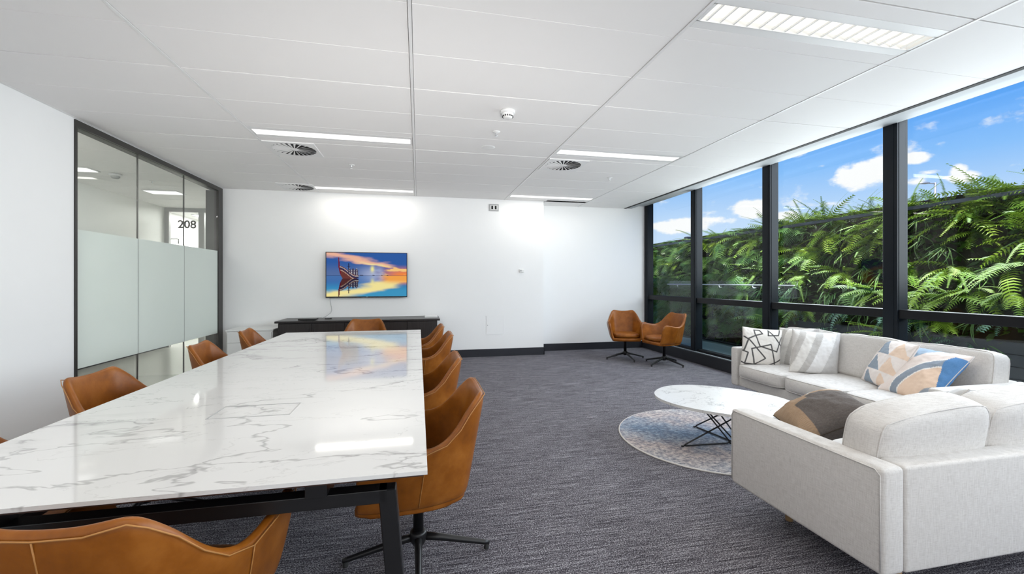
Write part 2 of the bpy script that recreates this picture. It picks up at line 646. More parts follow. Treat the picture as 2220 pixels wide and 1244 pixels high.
def soft_loop(axis, at, w, d, h, p, puff, slump=0.0, n=12):
    """a line round the cushion at a fixed depth (axis 1) or height (axis 2), on its surface"""
    out = []
    for k in range(4 * n):
        s_, q = divmod(k, n)
        a = -1 + 2 * q / n
        u, v = [(a, 1), (1, -a), (-a, -1), (-1, a)][s_]
        c = (u, at, v) if axis == 1 else (u, v, at)
        out.append(soft_map(*c, w, d, h, p, puff, slump) * 1.004)
    return out


def tag(o, label, cat, group=None, kind=None):
    if label:
        o['label'] = label
    if cat:
        o['category'] = cat
    if group:
        o['group'] = group
    if kind:
        o['kind'] = kind
    return o


def thing(name, label, cat, loc=(0, 0, 0), rotz=0.0, group=None):
    o = bpy.data.objects.new(name, None)
    o.empty_display_size = 0.1
    C.objects.link(o)
    o.location = loc
    o.rotation_euler = (0, 0, rotz)
    return tag(o, label, cat, group)


def structure(o):
    o['kind'] = 'structure'
    return o


def struct_empty(name):
    o = bpy.data.objects.new(name, None)
    C.objects.link(o)
    return structure(o)


KIDS = {}


def dup(root, loc, rotz, label=None, group=None):
    def cp(o, parent):
        c = o.copy()
        C.objects.link(c)
        if parent is not None:
            c.parent = parent
        for ch in o.children:
            cp(ch, c)
        return c
    r = cp(root, None)
    r.location = loc
    r.rotation_euler = (0, 0, rotz)
    if label:
        r['label'] = label
    if group:
        r['group'] = group
    return r


# ------------------------------------------------------------------ room shell
XL, XK, YB, YR, YREAR = -2.91, 4.28, 7.37, 7.75, -3.5
structure(box('floor', (XL, YREAR, -0.12), (XK + 0.2, YR + 0.2, 0.0), 'carpet'))
structure(box('wall_back', (XL - 0.15, YB, 0), (2.165, YB + 0.55, 2.9), 'wall_paint'))
structure(box('wall_back_recess', (2.165, YR, 0), (4.5, YR + 0.17, 2.9), 'wall_paint'))
structure(box('wall_left', (XL - 0.15, YREAR, 0), (XL, 4.458, 2.9), 'wall_paint'))
structure(box('wall_left_header', (XL - 0.15, 4.458, 2.695), (XL, YB, 2.9), 'wall_paint'))
structure(box('wall_rear', (XL - 0.15, YREAR - 0.15, 0), (4.5, YREAR, 2.9), 'wall_paint'))
structure(box('baseboard_back', (XL, YB - 0.014, 0), (2.179, YB, 0.13), 'baseboard_dark', bev=0.002))
structure(box('baseboard_recess', (2.179, YR - 0.014, 0), (XK, YR, 0.13), 'baseboard_dark', bev=0.002))
structure(box('baseboard_return', (2.165, YB - 0.014, 0), (2.179, YR - 0.014, 0.13), 'baseboard_dark', bev=0.002))
structure(box('baseboard_left', (XL, YREAR, 0), (XL + 0.014, 4.44, 0.13), 'baseboard_dark', bev=0.002))

# roof slab over the whole floor keeps the sun out
structure(box('roof', (-6.2, YREAR - 0.3, 2.95), (4.52, 10.6, 3.10), 'concrete'))

# ceiling: 1.5 x 0.5 m tiles in a grid
ceil = struct_empty('ceiling')
box('backing_board', (XL, YREAR, CEIL + 0.09), (3.93, YR, CEIL + 0.14), 'ceiling_white', ceil)
xs = [-3.05, -1.55, -0.045, 1.46, 2.955, 4.455]
LIT_COLS = (1, 3)
LIT_ROWS = (-3.24, -0.74, 1.76, 4.26, 6.76)
tile_mesh = {}


def tile(x0, y0, x1, y1):
    x0, x1 = max(x0, XL + 0.006), min(x1, 3.895)
    y1 = min(y1, (YR if x0 > 2.2 else YB) - 0.004) if y1 < YB + 0.6 else y1
    if x1 - x0 < 0.03 or y1 - y0 < 0.03:
        return
    key = (round(x1 - x0, 4), round(y1 - y0, 4))
    me = tile_mesh.get(key)
    if me is None:
        bm = bmesh.new()
        add_box(bm, (0, 0, 0), (x1 - x0, y1 - y0, 0.016), 0.0012, 1)
        me = bpy.data.meshes.new('ceiling_tile')
        bm.to_mesh(me)
        bm.free()
        tile_mesh[key] = me
    o = link_mesh('ceiling_tile', me, 'ceiling_white', ceil)
    o.location = (x0, y0, CEIL)


rows = [-3.49 + 0.25 + 0.5 * k - 0.25 for k in range(0, 23)]
rows = [-3.24 + 0.5 * k for k in range(0, 23)]
tile_rows = [(-3.5, -3.24)] + [(rows[k], rows[k + 1]) for k in range(22) if rows[k] < 7.8]
for ci in range(5):
    for (y0, y1) in tile_rows:
        ga = 0.005 if abs(((y0 - 0.26) / 1.5) - round((y0 - 0.26) / 1.5)) < 0.02 else 0.0016
        gb = 0.005 if abs(((y1 - 0.26) / 1.5) - round((y1 - 0.26) / 1.5)) < 0.02 else 0.0016
        xa, xb = xs[ci] + 0.0125, xs[ci + 1] - 0.0125
        if ci in LIT_COLS and any(abs(y0 - r) < 0.01 for r in LIT_ROWS):
            tile(xa, y0 + ga, xb, y0 + 0.110)
            tile(xa, y0 + 0.390, xb, y1 - gb)
        else:
            tile(xa, y0 + ga, xb, y1 - gb)
        if ci == 2 and False:
            pass
for x in xs[1:5]:
    yend = YR if x > 2.2 else YB
    bm = bmesh.new()
    add_box(bm, (x - 0.0095, YREAR, CEIL - 0.003), (x + 0.0095, yend - 0.002, CEIL + 0.012), 0.001, 1)
    from_bm('grid_bar', bm, 'bar_white', ceil)
# the ceiling over the recess
box('recess_strip', (2.2, YB - 0.11, CEIL), (2.94, YR - 0.004, CEIL + 0.016), 'ceiling_white', ceil)
# shadow gap along the left and back walls
box('edge_angle', (XL, YREAR, CEIL - 0.002), (XL + 0.018, YB, CEIL + 0.004), 'bar_white', ceil)

# window head: shadow gap, pelmet
trim1 = struct_empty('trim_1')
box('shadow_channel', (3.893, YREAR, CEIL - 0.004), (3.940, YR, CEIL + 0.03), 'dark_slot', trim1)
box('pelmet_board', (3.941, YREAR, CEIL), (4.055, YR, CEIL + 0.02), 'pelmet_grey', trim1, bev=0.003)
box('pelmet_board', (4.065, YREAR, CEIL + 0.055), (4.34, YR, CEIL + 0.075), 'pelmet_grey', trim1, bev=0.003)
box('pelmet_riser', (4.053, YREAR, CEIL + 0.005), (4.066, YR, CEIL + 0.075), 'pelmet_grey', trim1)
box('head_rail', (4.33, YREAR, 2.80), (4.46, YR, 2.96), 'mullion_metal', trim1)

# kerb under the glazing
trim2 = struct_empty('trim_2')
box('kerb_face', (XK, YREAR, 0), (4.50, YR, 0.168), 'kerb_dark', trim2, bev=0.004)
box('sill_track', (4.305, YREAR, 0.168), (4.33, YR, 0.176), 'sill_metal', trim2)
box('sill_track', (4.345, YREAR, 0.168), (4.365, YR, 0.180), 'transom_metal', trim2)
box('sill_track', (4.375, YREAR, 0.168), (4.50, YR, 0.176), 'sill_metal', trim2)

# ------------------------------------------------------------------ curtain wall on the right
MUL = [7.70, 6.21, 4.71, 3.228, 1.73, 0.23, -1.27, -2.77]


def bay(n, y_lo, y_hi, mull_at):
    w = struct_empty('window_%d' % n)
    if mull_at is not None:
        bm = bmesh.new()
        h = 0.064
        add_box(bm, (4.33, mull_at - h, 0.168), (4.345, mull_at + h, 2.80), 0.002, 1)
        add_box(bm, (4.345, mull_at - h + 0.004, 0.168), (4.352, mull_at + h - 0.004, 2.80))
        add_box(bm, (4.352, mull_at - h, 0.168), (4.455, mull_at + h, 2.80), 0.002, 1)
        add_box(bm, (4.327, mull_at - 0.035, 0.168), (4.331, mull_at - 0.026, 2.80))
        from_bm('mullion', bm, 'mullion_metal', w)
    a, b = y_lo, y_hi
    bm = bmesh.new()
    add_box(bm, (4.345, a, 0.947), (4.455, b, 1.028), 0.003, 1)
    from_bm('transom', bm, 'transom_metal', w)
    box('lower_rail', (4.36, a, 0.176), (4.455, b, 0.205), 'transom_metal', w, bev=0.002)
    box('pane', (4.425, a, 1.02), (4.433, b, 2.81), 'window_glass', w)
    box('pane', (4.425, a, 0.20), (4.433, b, 0.955), 'window_glass', w)
    return w


bay(2, 6.274, 7.64, 7.695)
for k in range(1, len(MUL)):
    lo = MUL[k + 1] + 0.064 if k + 1 < len(MUL) else YREAR
    bay(k + 2, lo, MUL[k] - 0.064, MUL[k])

# ------------------------------------------------------------------ glazed partition on the left
win = struct_empty('window_1')
YG0, YG1 = 4.458, 7.345
box('head_frame', (XL - 0.10, YG0, 2.64), (XL + 0.012, YG1, 2.695), 'dark_frame', win, bev=0.002)
box('side_frame', (XL - 0.10, YG0, 0), (XL + 0.012, YG0 + 0.026, 2.64), 'dark_frame', win, bev=0.002)
box('side_frame', (XL - 0.16, 7.205, 0), (XL + 0.012, YG1, 2.64), 'dark_frame', win, bev=0.002)
box('bottom_frame', (XL - 0.06, YG0, 0), (XL + 0.008, 7.205, 0.05), 'dark_frame', win, bev=0.002)
joints = [YG0 + 0.026, 5.341, 6.271, 7.205]
for a, b in zip(joints, joints[1:]):
    box('pane', (XL - 0.016, a + 0.0035, 0.05), (XL - 0.004, b - 0.0035, 2.64), 'partition_glass', win)
    box('frosted_band', (XL - 0.0035, a + 0.004, 0.525), (XL - 0.002, b - 0.004, 1.745), 'frosted_film', win)
for y in joints[1:3]:
    box('glass_joint', (XL - 0.017, y - 0.0035, 0.05), (XL - 0.003, y + 0.0035, 2.64), 'dark_frame', win)

# corridor beyond the partition
structure(box('floor_corridor', (-5.2, 2.0, -0.12), (XL - 0.001, 12.6, -0.001), 'corridor_floor'))
structure(box('wall_corridor', (-5.0, 2.0, 0), (-4.86, 9.75, 2.9), 'corridor_wall'))
structure(box('wall_corridor_near', (-5.0, 1.9, 0), (XL - 0.15, 2.0, 2.9), 'corridor_wall'))
structure(box('wall_corridor_side', (XL - 0.15, YB + 0.55, 0), (XL, 9.75, 2.9), 'corridor_wall'))
structure(box('baseboard_corridor', (-4.86, 2.0, 0), (-4.845, 9.72, 0.10), 'baseboard_dark'))
cc = struct_empty('ceiling_corridor')
for k in range(15):
    y0 = 2.0 + k * 0.52
    box('ceiling_tile', (-4.86, y0 + 0.004, 2.74), (XL - 0.15, y0 + 0.516, 2.76), 'ceiling_white', cc, bev=0.002, seg=1)
d1 = struct_empty('window_corridor')
for a, b in ((-4.86, -4.78), (-4.27, -4.17), (-3.10, -3.06)):
    box('door_frame', (a, 9.72, 0), (b, 9.80, 2.66), 'plastic_grey', d1, bev=0.003)
box('door_frame', (-4.86, 9.72, 2.66), (-3.06, 9.80, 2.74), 'plastic_grey', d1, bev=0.003)
box('pane', (-4.78, 9.755, 0.02), (-4.27, 9.765, 2.66), 'partition_glass', d1)
box('pane', (-4.17, 9.755, 0.02), (-3.10, 9.765, 2.66), 'partition_glass', d1)
bm = bmesh.new()
add_box(bm, (-4.735, 9.70, 2.115), (-4.60, 9.715, 2.13))
add_box(bm, (-4.615, 9.70, 2.03), (-4.60, 9.72, 2.13))
from_bm('door_closer', bm, 'plastic_grey', d1)
tcv = bpy.data.curves.new('lettering', 'FONT')
tcv.body = '208'
tcv.size = 0.215
tcv.extrude = 0.002
tcv.offset = 0.005
tcv.materials.append(MATS['dark_frame'])
to = bpy.data.objects.new('lettering', tcv)
to.location = (-4.625, 9.715, 2.345)
to.rotation_euler = (PI / 2, 0, 0)
C.objects.link(to)
to.parent = d1
structure(box('wall_corridor_end', (-5.2, 12.5, 0), (XL + 1.0, 12.6, 2.9), 'corridor_wall'))
structure(box('wall_lobby_left', (-5.2, 9.8, 0), (-5.1, 12.5, 2.9), 'corridor_wall'))
structure(box('wall_lobby_right', (XL + 0.9, 9.8, 0), (XL + 1.0, 12.5, 2.9), 'corridor_wall'))
structure(box('ceiling_lobby', (-5.2, 9.8, 2.74), (XL + 1.0, 12.6, 2.80), 'ceiling_white'))


def corridor_light(x, y, label, w=0.28, d=0.5, glow='corridor_glow'):
    t = thing('corridor_downlight', label, 'ceiling light', (x, y, 2.74))
    box('light_frame', (-w / 2, -d / 2, -0.012), (w / 2, d / 2, -0.0005), 'plastic_white', t, bev=0.003)
    box('diffuser', (-w / 2 + 0.02, -d / 2 + 0.02, -0.016), (w / 2 - 0.02, d / 2 - 0.02, -0.012), glow, t)


corridor_light(-4.45, 6.62, 'bright corridor ceiling light behind the first glass pane', 0.7, 0.25)
corridor_light(-4.02, 8.05, 'bright corridor ceiling light above the far grey door frame', 0.5, 0.3)
corridor_light(-4.0, 3.6, 'added corridor fill light hidden behind the near left wall, second from the glass', 1.2, 0.3, 'corridor_fill')  # added out of view to keep the frosted glass bright
corridor_light(-4.0, 2.6, 'added corridor fill light hidden behind the near left wall, farthest from the glass', 1.2, 0.3, 'corridor_fill')  # added out of view, same purpose as the one before
corridor_light(-4.1, 11.0, 'added lobby fill light beyond the glass door marked 208', 1.4, 0.8, 'corridor_fill')  # added lamp to brighten the space behind the door


# ------------------------------------------------------------------ ceiling fittings
def ceiling_fixture(x0, x1, y, label, louvred):
    t = thing('ceiling_light', label, 'ceiling light', ((x0 + x1) / 2, y, CEIL), 0, 'recessed linear ceiling lights')
    L = (x1 - x0) / 2 - 0.014
    bm = bmesh.new()
    for s in (-1, 1):
        add_box(bm, (-L, min(s * 0.138, s * 0.075), 0.0), (L, max(s * 0.138, s * 0.075), 0.004), 0.001, 1)
        add_box(bm, (-L, min(s * 0.077, s * 0.072), 0.0), (L, max(s * 0.077, s * 0.072), 0.045))
    for s in (-1, 1):
        add_box(bm, (min(s * L, s * (L - 0.02)), -0.075, 0.0), (max(s * L, s * (L - 0.02)), 0.075, 0.045))
    from_bm('housing', bm, 'bar_white', t)
    zd = 0.030 if louvred else 0.001
    box('diffuser', (-L + 0.02, -0.0715, zd), (L - 0.02, 0.0715, zd + 0.006), 'lamp_glow' if louvred else 'lamp_opal', t)
    ld = bpy.data.lights.new('tube_light', 'AREA')
    ld.shape = 'RECTANGLE'
    ld.size, ld.size_y = 2 * L - 0.06, 0.13
    ld.energy = LAMP * PI * ld.size * ld.size_y * (0.62 if y > 6 else 1.0)
    ld.color = (1.0, 0.955, 0.87)
    lo = bpy.data.objects.new('tube_light', ld)
    C.objects.link(lo)
    lo.parent = t
    lo.location = (0, 0, -0.003)
    bm = bmesh.new()
    add_box(bm, (-0.0045, -0.071, 0.004), (0.0045, 0.071, 0.014))
    me = bpy.data.meshes.new('louvre_blade')
    bm.to_mesh(me)
    bm.free()
    nb = 17
    for k in range(nb if louvred else 0):
        o = link_mesh('louvre_blade', me, 'bar_white', t)
        o.location = (-L + 0.02 + (2 * L - 0.04) * (k + 0.5) / nb, 0, 0)
    return t


lab = {(1, 1.76): 'recessed linear light above the near half of the marble table',
       (1, 4.26): 'long white ceiling light strip beside the left swirl diffuser',
       (1, 6.76): 'ceiling light strip close to the wall above the television',
       (3, 1.76): 'large warm louvred ceiling light nearest the camera above the sofas',
       (3, 4.26): 'ceiling light strip beside the right swirl diffuser',
       (3, 6.76): 'ceiling light strip close to the back wall by the grey wall plate'}
for ci in LIT_COLS:
    for r in LIT_ROWS:
        ceiling_fixture(xs[ci], xs[ci + 1], r + 0.25, lab.get((ci, r), 'recessed linear light %s behind the camera, %s column' % ('just' if r > -1 else 'well', 'table' if ci == 1 else 'sofa')), ci == 3 and r < 3)


def swirl(x, y, label):
    t = thing('swirl_diffuser', label, 'air vent', (x, y, CEIL), 0, 'swirl air diffusers')
    bm = bmesh.new()
    n = 48
    R, S = 0.215, 0.245
    # square plate with a round opening
    inner = [bm.verts.new((R * math.cos(2 * PI * k / n), R * math.sin(2 * PI * k / n), -0.007)) for k in range(n)]
    outer = []
    for k in range(n):
        a = 2 * PI * k / n
        m = max(abs(math.cos(a)), abs(math.sin(a)))
        outer.append(bm.verts.new((S * math.cos(a) / m, S * math.sin(a) / m, -0.007)))
    top = [bm.verts.new((v.co.x, v.co.y, 0.002)) for v in outer]
    for k in range(n):
        j = (k + 1) % n
        bm.faces.new((inner[k], outer[k], outer[j], inner[j]))
        bm.faces.new((outer[k], top[k], top[j], outer[j]))
    bmesh.ops.recalc_face_normals(bm, faces=bm.faces)
    from_bm('face_plate', bm, 'bar_white', t)
    lathe('plenum', [(0.0, -0.0012), (R - 0.001, -0.0012), (R - 0.001, -0.006)], 'dark_slot', t, 32)
    nb = 24
    bm = bmesh.new()
    vs = [bm.verts.new(p) for p in ((0.045, -0.003, -0.009), (0.213, -0.013, -0.012), (0.213, 0.009, -0.005), (0.045, 0.003, -0.006))]
    f = bm.faces.new(vs)
    r = bmesh.ops.extrude_face_region(bm, geom=[f])
    bmesh.ops.translate(bm, vec=(0, 0, 0.0015), verts=[v for v in r['geom'] if isinstance(v, bmesh.types.BMVert)])
    bmesh.ops.recalc_face_normals(bm, faces=bm.faces)
    me = bpy.data.meshes.new('vane')
    bm.to_mesh(me)
    bm.free()
    for k in range(nb):
        o = link_mesh('vane', me, 'bar_white', t)
        o.rotation_euler = (0, 0, 2 * PI * k / nb)
    lathe('hub_cap', [(0, -0.010), (0.035, -0.008), (0.048, -0.004), (0.048, -0.001)], 'bar_white', t, 20)
    return t


swirl(-1.295, 5.02, 'square white swirl air diffuser below the long left light strip')
swirl(-1.76, 7.02, 'swirl air diffuser nearest the back wall, at the ceiling edge')
swirl(1.722, 5.02, 'square white swirl air diffuser beside the right light strip')

t = thing('smoke_detector', 'white smoke detector on the ceiling with dark slots', 'smoke detector', (0.725, 3.52, CEIL))
lathe('base_ring', [(0.0, -0.001), (0.062, -0.001), (0.062, -0.018), (0.05, -0.024), (0.0, -0.024)], 'plastic_white', t)
lathe('cap', [(0.048, -0.024), (0.046, -0.034), (0.036, -0.058), (0.026, -0.064), (0.0, -0.065)], 'plastic_white', t)
bm = bmesh.new()
for k in range(14):
    a = 2 * PI * k / 14
    r = bmesh.ops.create_cube(bm, size=1.0)
    bmesh.ops.scale(bm, vec=(0.005, 0.008, 0.015), verts=r['verts'])
    bmesh.ops.rotate(bm, cent=(0, 0, 0), matrix=Matrix.Rotation(-0.4, 3, 'Y'), verts=r['verts'])
    bmesh.ops.translate(bm, vec=(0.0425, 0, -0.046), verts=r['verts'])
    bmesh.ops.rotate(bm, cent=(0, 0, 0), matrix=Matrix.Rotation(a, 3, 'Z'), verts=r['verts'])
from_bm('slot', bm, 'dark_slot', t)

t = thing('smoke_detector', 'smoke detector in the corridor seen through the first glass pane', 'smoke detector', (-4.0, 6.85, 2.74))
lathe('base_ring', [(0.0, -0.001), (0.07, -0.001), (0.07, -0.02), (0.05, -0.03), (0.0, -0.03)], 'plastic_white', t)
lathe('cap', [(0.05, -0.03), (0.046, -0.045), (0.035, -0.06), (0.0, -0.062)], 'plastic_grey', t)


def sprinkler(x, y, z, label):
    t = thing('sprinkler', label, 'sprinkler', (x, y, z), 0, 'ceiling sprinklers')
    lathe('rose', [(0, -0.001), (0.036, -0.001), (0.034, -0.006), (0.012, -0.009), (0, -0.009)], 'plastic_white', t, 20)
    bm = bmesh.new()
    add_lathe(bm, [(0, -0.009), (0.008, -0.009), (0.006, -0.026), (0, -0.026)], 10)
    add_lathe(bm, [(0, -0.042), (0.013, -0.042), (0.013, -0.045), (0, -0.045)], 12)
    add_tube(bm, [(0.008, 0, -0.02), (0.010, 0, -0.034), (0.002, 0, -0.043)], 0.0018, 6)
    add_tube(bm, [(-0.008, 0, -0.02), (-0.010, 0, -0.034), (-0.002, 0, -0.043)], 0.0018, 6)
    bmesh.ops.recalc_face_normals(bm, faces=bm.faces)
    from_bm('nozzle', bm, 'shiny_steel', t)


sprinkler(-0.793, 5.54, CEIL, 'small sprinkler head on the ceiling above the television')
sprinkler(2.55, 5.49, CEIL, 'small sprinkler head on the ceiling toward the windows')
sprinkler(0.72, 4.03, CEIL, 'small sprinkler head between smoke detector and round disc')
sprinkler(-3.75, 7.2, 2.74, 'sprinkler head in the corridor behind the middle glass pane')
o = lathe('ceiling_speaker', [(0, -0.006), (0.05, -0.006), (0.066, -0.004), (0.074, 0.0)], 'plastic_white', None, 28)
o.location = (0.72, 4.52, CEIL)
tag(o, 'flat round pale disc on the ceiling below the sprinkler', 'ceiling disc')

# ------------------------------------------------------------------ back wall fittings
t = thing('wall_plate', 'small grey wall plate with two dark sockets high on the wall', 'wall plate', (1.272, YB, 2.563))
box('plate', (-0.085, -0.012, -0.06), (0.085, 0, 0.06), 'plastic_grey', t, bev=0.004)
box('rim', (-0.062, -0.016, -0.04), (0.062, -0.011, 0.04), 'plastic_white', t, bev=0.002)
for sx in (-1, 1):
    box('socket', (sx * 0.03 - 0.016, -0.020, -0.03), (sx * 0.03 + 0.016, -0.015, 0.03), 'dark_slot', t, bev=0.002)
t = thing('thermostat', 'tiny white thermostat on the back wall near the wall step', 'thermostat', (1.763, YB, 1.476))
box('case', (-0.04, -0.022, -0.028), (0.04, 0, 0.028), 'plastic_white', t, bev=0.005)
box('display', (-0.034, -0.024, -0.012), (-0.002, -0.0215, 0.014), 'plastic_grey', t)
t = thing('access_panel', 'flush white access panel low on the back wall', 'panel', (1.292, YB, 0.541))
bm = bmesh.new()
for a, b in (((-0.155, -0.004, -0.165), (0.155, 0, -0.155)), ((-0.155, -0.004, 0.155), (0.155, 0, 0.165)), ((-0.155, -0.004, -0.155), (-0.146, 0, 0.155)), ((0.146, -0.004, -0.155), (0.155, 0, 0.155))):
    add_box(bm, a, b)
from_bm('panel_frame', bm, 'wall_paint', t)
box('panel_door', (-0.143, -0.0035, -0.152), (0.143, 0, 0.152), 'wall_paint', t, bev=0.001)
box('latch', (-0.135, -0.006, -0.012), (-0.125, -0.003, 0.002), 'plastic_grey', t)


# ------------------------------------------------------------------ television
def tv_picture(u, v):
    """u to the right, v downwards, both 0..1: harbour at sunset, boat on the left; returns linear rgb arrays"""
    def ns(x, y, o, seed=0.0):
        out = np.zeros_like(x)
        it = np.nditer([x, y], flags=['multi_index'])
        for a, b in it:
            out[it.multi_index] = mnoise.fractal(Vector((float(a), float(b), seed)), 1.0, 2.0, o)
        return out

    def L(r, g, b):
        return np.array(srgb(r, g, b)[:3])

    def sm(x, a, b):
        t = np.clip((x - a) / (b - a), 0, 1)
        return t * t * (3 - 2 * t)
    hor = 0.52
    refl = v > hor
    vv = np.where(refl, 2 * hor - v, v)          # mirrored height in the water
    n1 = ns(u * 3.0, vv * 7.0, 5, 1.0)
    n2 = ns(u * 5.0, vv * 14.0, 5, 5.0)
    col = L(52, 96, 168)[None, None] * np.ones(u.shape + (1,))

    def blend(m, c):
        nonlocal col
        col = col * (1 - m[..., None]) + c * m[..., None]
    blend(sm(vv, 0.18, 0.5) * (1 - sm(u, 0.35, 0.75)) * 0.75, L(98, 120, 165))
    blend(sm(u, 0.55, 0.95) * sm(vv, 0.25, 0.5), L(250, 140, 70))
    blend(sm(u, 0.3, 0.6) * (1 - sm(u, 0.65, 0.75)) * sm(vv, 0.2, 0.5) * 0.85, L(185, 195, 225))
    band = 0.02 + 0.34 * u + 0.06 * n1
    blend((1 - sm(np.abs(vv - band), 0.02, 0.10 + 0.03 * n2)) * (1 - sm(u, 0.72, 0.9)) * 0.95, L(250, 190, 160))
    blend((1 - sm(np.abs(vv - band - 0.03), 0.0, 0.05)) * sm(u, 0.3, 0.6) * (1 - sm(u, 0.7, 0.85)), L(255, 236, 170))
    blend(sm(n2, 0.05, 0.4) * sm(u, 0.6, 0.8) * sm(vv, 0.22, 0.36), L(255, 205, 130))
    blend(np.exp(-(((u - 0.565) / 0.022) ** 2 + ((vv - 0.37) / 0.07) ** 2)), L(255, 246, 150))
    blend(np.exp(-(((u - 0.635) / 0.04) ** 2 + ((vv - 0.40) / 0.10) ** 2)) * sm(n2 + 0.3, 0.0, 0.3) * 0.9, L(140, 140, 180))
    w = refl.astype(float)
    blend(w * 0.45 * (1 - sm(u, 0.45, 0.7)), L(50, 120, 190))
    blend(w * sm(v, 0.62, 0.9) * 0.8, L(70, 165, 205))
    gl = 0.98 - 0.36 * u ** 1.3
    blend(w * (1 - sm(np.abs(v - gl - 0.06 * n1), 0.03, 0.14)) * (1 - sm(u, 0.8, 1.0)), L(252, 236, 160))
    blend(w * sm(u, 0.62, 0.8) * (1 - sm(v, 0.60, 0.75)), L(252, 170, 80))
    blend((np.abs(v - hor) < 0.006).astype(float) * 0.8, L(40, 50, 90))
    # boat and its mirror image
    for s in (0, 1):
        y = np.where(s == 1, 2 * 0.585 - v, v)
        ok = (v > 0.585) if s else (v <= 0.60)
        dark = 0.55 if s else 1.0
        keel = 0.59 - 0.30 * np.clip((0.20 - u) / 0.06, 0, 1) ** 1.5 * 0.9
        sheer = 0.30 + 0.20 * sm(u, 0.16, 0.36)
        hull = ok & (u > 0.155) & (u < 0.39) & (y > sheer) & (y < np.minimum(keel, 0.60 - 0.35 * np.clip(u - 0.33, 0, 1)))
        blend(hull * 0.97, L(112, 58, 48) * dark)
        blend((hull & (y - sheer < 0.075 + 0.05 * (u - 0.16)) & (y - sheer > 0.03)) * 0.85, L(45, 50, 85) * dark)
        for dy, c in ((0.025, L(225, 215, 210)), (0.095, L(225, 200, 180))):
            blend((hull & (np.abs(y - sheer - dy - 0.05 * (u - 0.16)) < 0.008)) * 0.75, c * dark)
        blend((ok & (np.abs(u - 0.152 - 0.02 * sm(y, 0.3, 0.5)) < 0.007 - 0.002 * (y < 0.2)) & (y > 0.11) & (y < 0.5)) * 1.0, L(120, 30, 45) * dark)
        blend((ok & (np.abs(u - 0.272) < 0.004) & (y > 0.24) & (y < 0.45)) * 1.0, L(40, 35, 60))
        blend((ok & (np.abs(y - 0.31) < 0.006) & (np.abs(u - 0.272) < 0.02)) * 1.0, L(40, 35, 60))
        cab = ok & (u > 0.27) & (u < 0.385) & (y > 0.375 + 0.02 * np.sin(u * 150)) & (y < sheer + 0.01)
        blend(cab * 0.95, L(70, 60, 80) * dark)
        blend((cab & (np.sin(u * 190) > 0.3) & (np.sin(y * 160) > -0.2)) * 0.8, L(225, 225, 230) * dark)
    for cx, cw in ((0.58, 0.014), (0.685, 0.008), (0.755, 0.012), (0.43, 0.02)):
        blend(((np.abs(u - cx) < cw) & (np.abs(v - hor + 0.004) < 0.009)) * 0.9, L(60, 55, 70))
    return np.clip(col, 0, 1)


def print_grid(name, nx, ny, pos, colfun, mat, parent=None):
    """grid mesh with a 'print' colour attribute"""
    uu, vv = np.meshgrid(np.linspace(0, 1, nx + 1), np.linspace(0, 1, ny + 1))
    P = pos(uu, vv).reshape(-1, 3)
    col = colfun(uu, vv).reshape(-1, 3)
    idx = np.arange((nx + 1) * (ny + 1)).reshape(ny + 1, nx + 1)
    F = np.stack([idx[:-1, :-1], idx[1:, :-1], idx[1:, 1:], idx[:-1, 1:]], -1).reshape(-1, 4)
    me = bpy.data.meshes.new(name)
    me.from_pydata(P.tolist(), [], F.tolist())
    ca = me.color_attributes.new('print', 'FLOAT_COLOR', 'POINT')
    ca.data.foreach_set('color', np.c_[col, np.ones(len(col))].ravel().astype(np.float32))
    return link_mesh(name, me, mat, parent)


tv = thing('television', 'wall-mounted television showing a boat at sunset', 'television', (-0.805, YB, 1.395))
W2, H2 = 0.627, 0.363
box('body', (-W2 + 0.01, -0.058, -H2 + 0.01), (W2 - 0.01, -0.012, H2 - 0.01), 'black_metal', tv, bev=0.006)
box('wall_bracket', (-0.2, -0.014, -0.15), (0.2, -0.001, 0.15), 'black_metal', tv)
bm = bmesh.new()
for a, b in (((-W2, -0.066, -H2), (W2, -0.052, -H2 + 0.018)), ((-W2, -0.066, H2 - 0.010), (W2, -0.052, H2)), ((-W2, -0.066, -H2 + 0.018), (-W2 + 0.011, -0.052, H2 - 0.010)), ((W2 - 0.011, -0.066, -H2 + 0.018), (W2, -0.052, H2 - 0.010))):
    add_box(bm, a, b, 0.0015, 1)
from_bm('bezel', bm, 'black_metal', tv)
print_grid('screen', 190, 106, lambda u, v: np.stack([-W2 + 0.011 + u * (2 * W2 - 0.022), np.full_like(u, -0.061), (H2 - 0.010) - v * (2 * H2 - 0.028)], -1), tv_picture, 'screen_picture', tv)
box('badge', (-0.014, -0.0675, -H2 + 0.005), (0.014, -0.0655, -H2 + 0.012), 'plastic_grey', tv)
o = tube('power_cable', [(-1.372, 7.325, 1.04), (-1.368, 7.335, 0.98), (-1.352, 7.345, 0.88), (-1.348, 7.345, 0.83), (-1.36, 7.33, 0.79), (-1.42, 7.25, 0.74), (-1.46, 7.16, 0.7245), (-1.40, 7.10, 0.7245)], 0.0045, 'plastic_grey', None, 6)
tag(o, 'thin grey cable hanging from the television to the sideboard', 'cable')

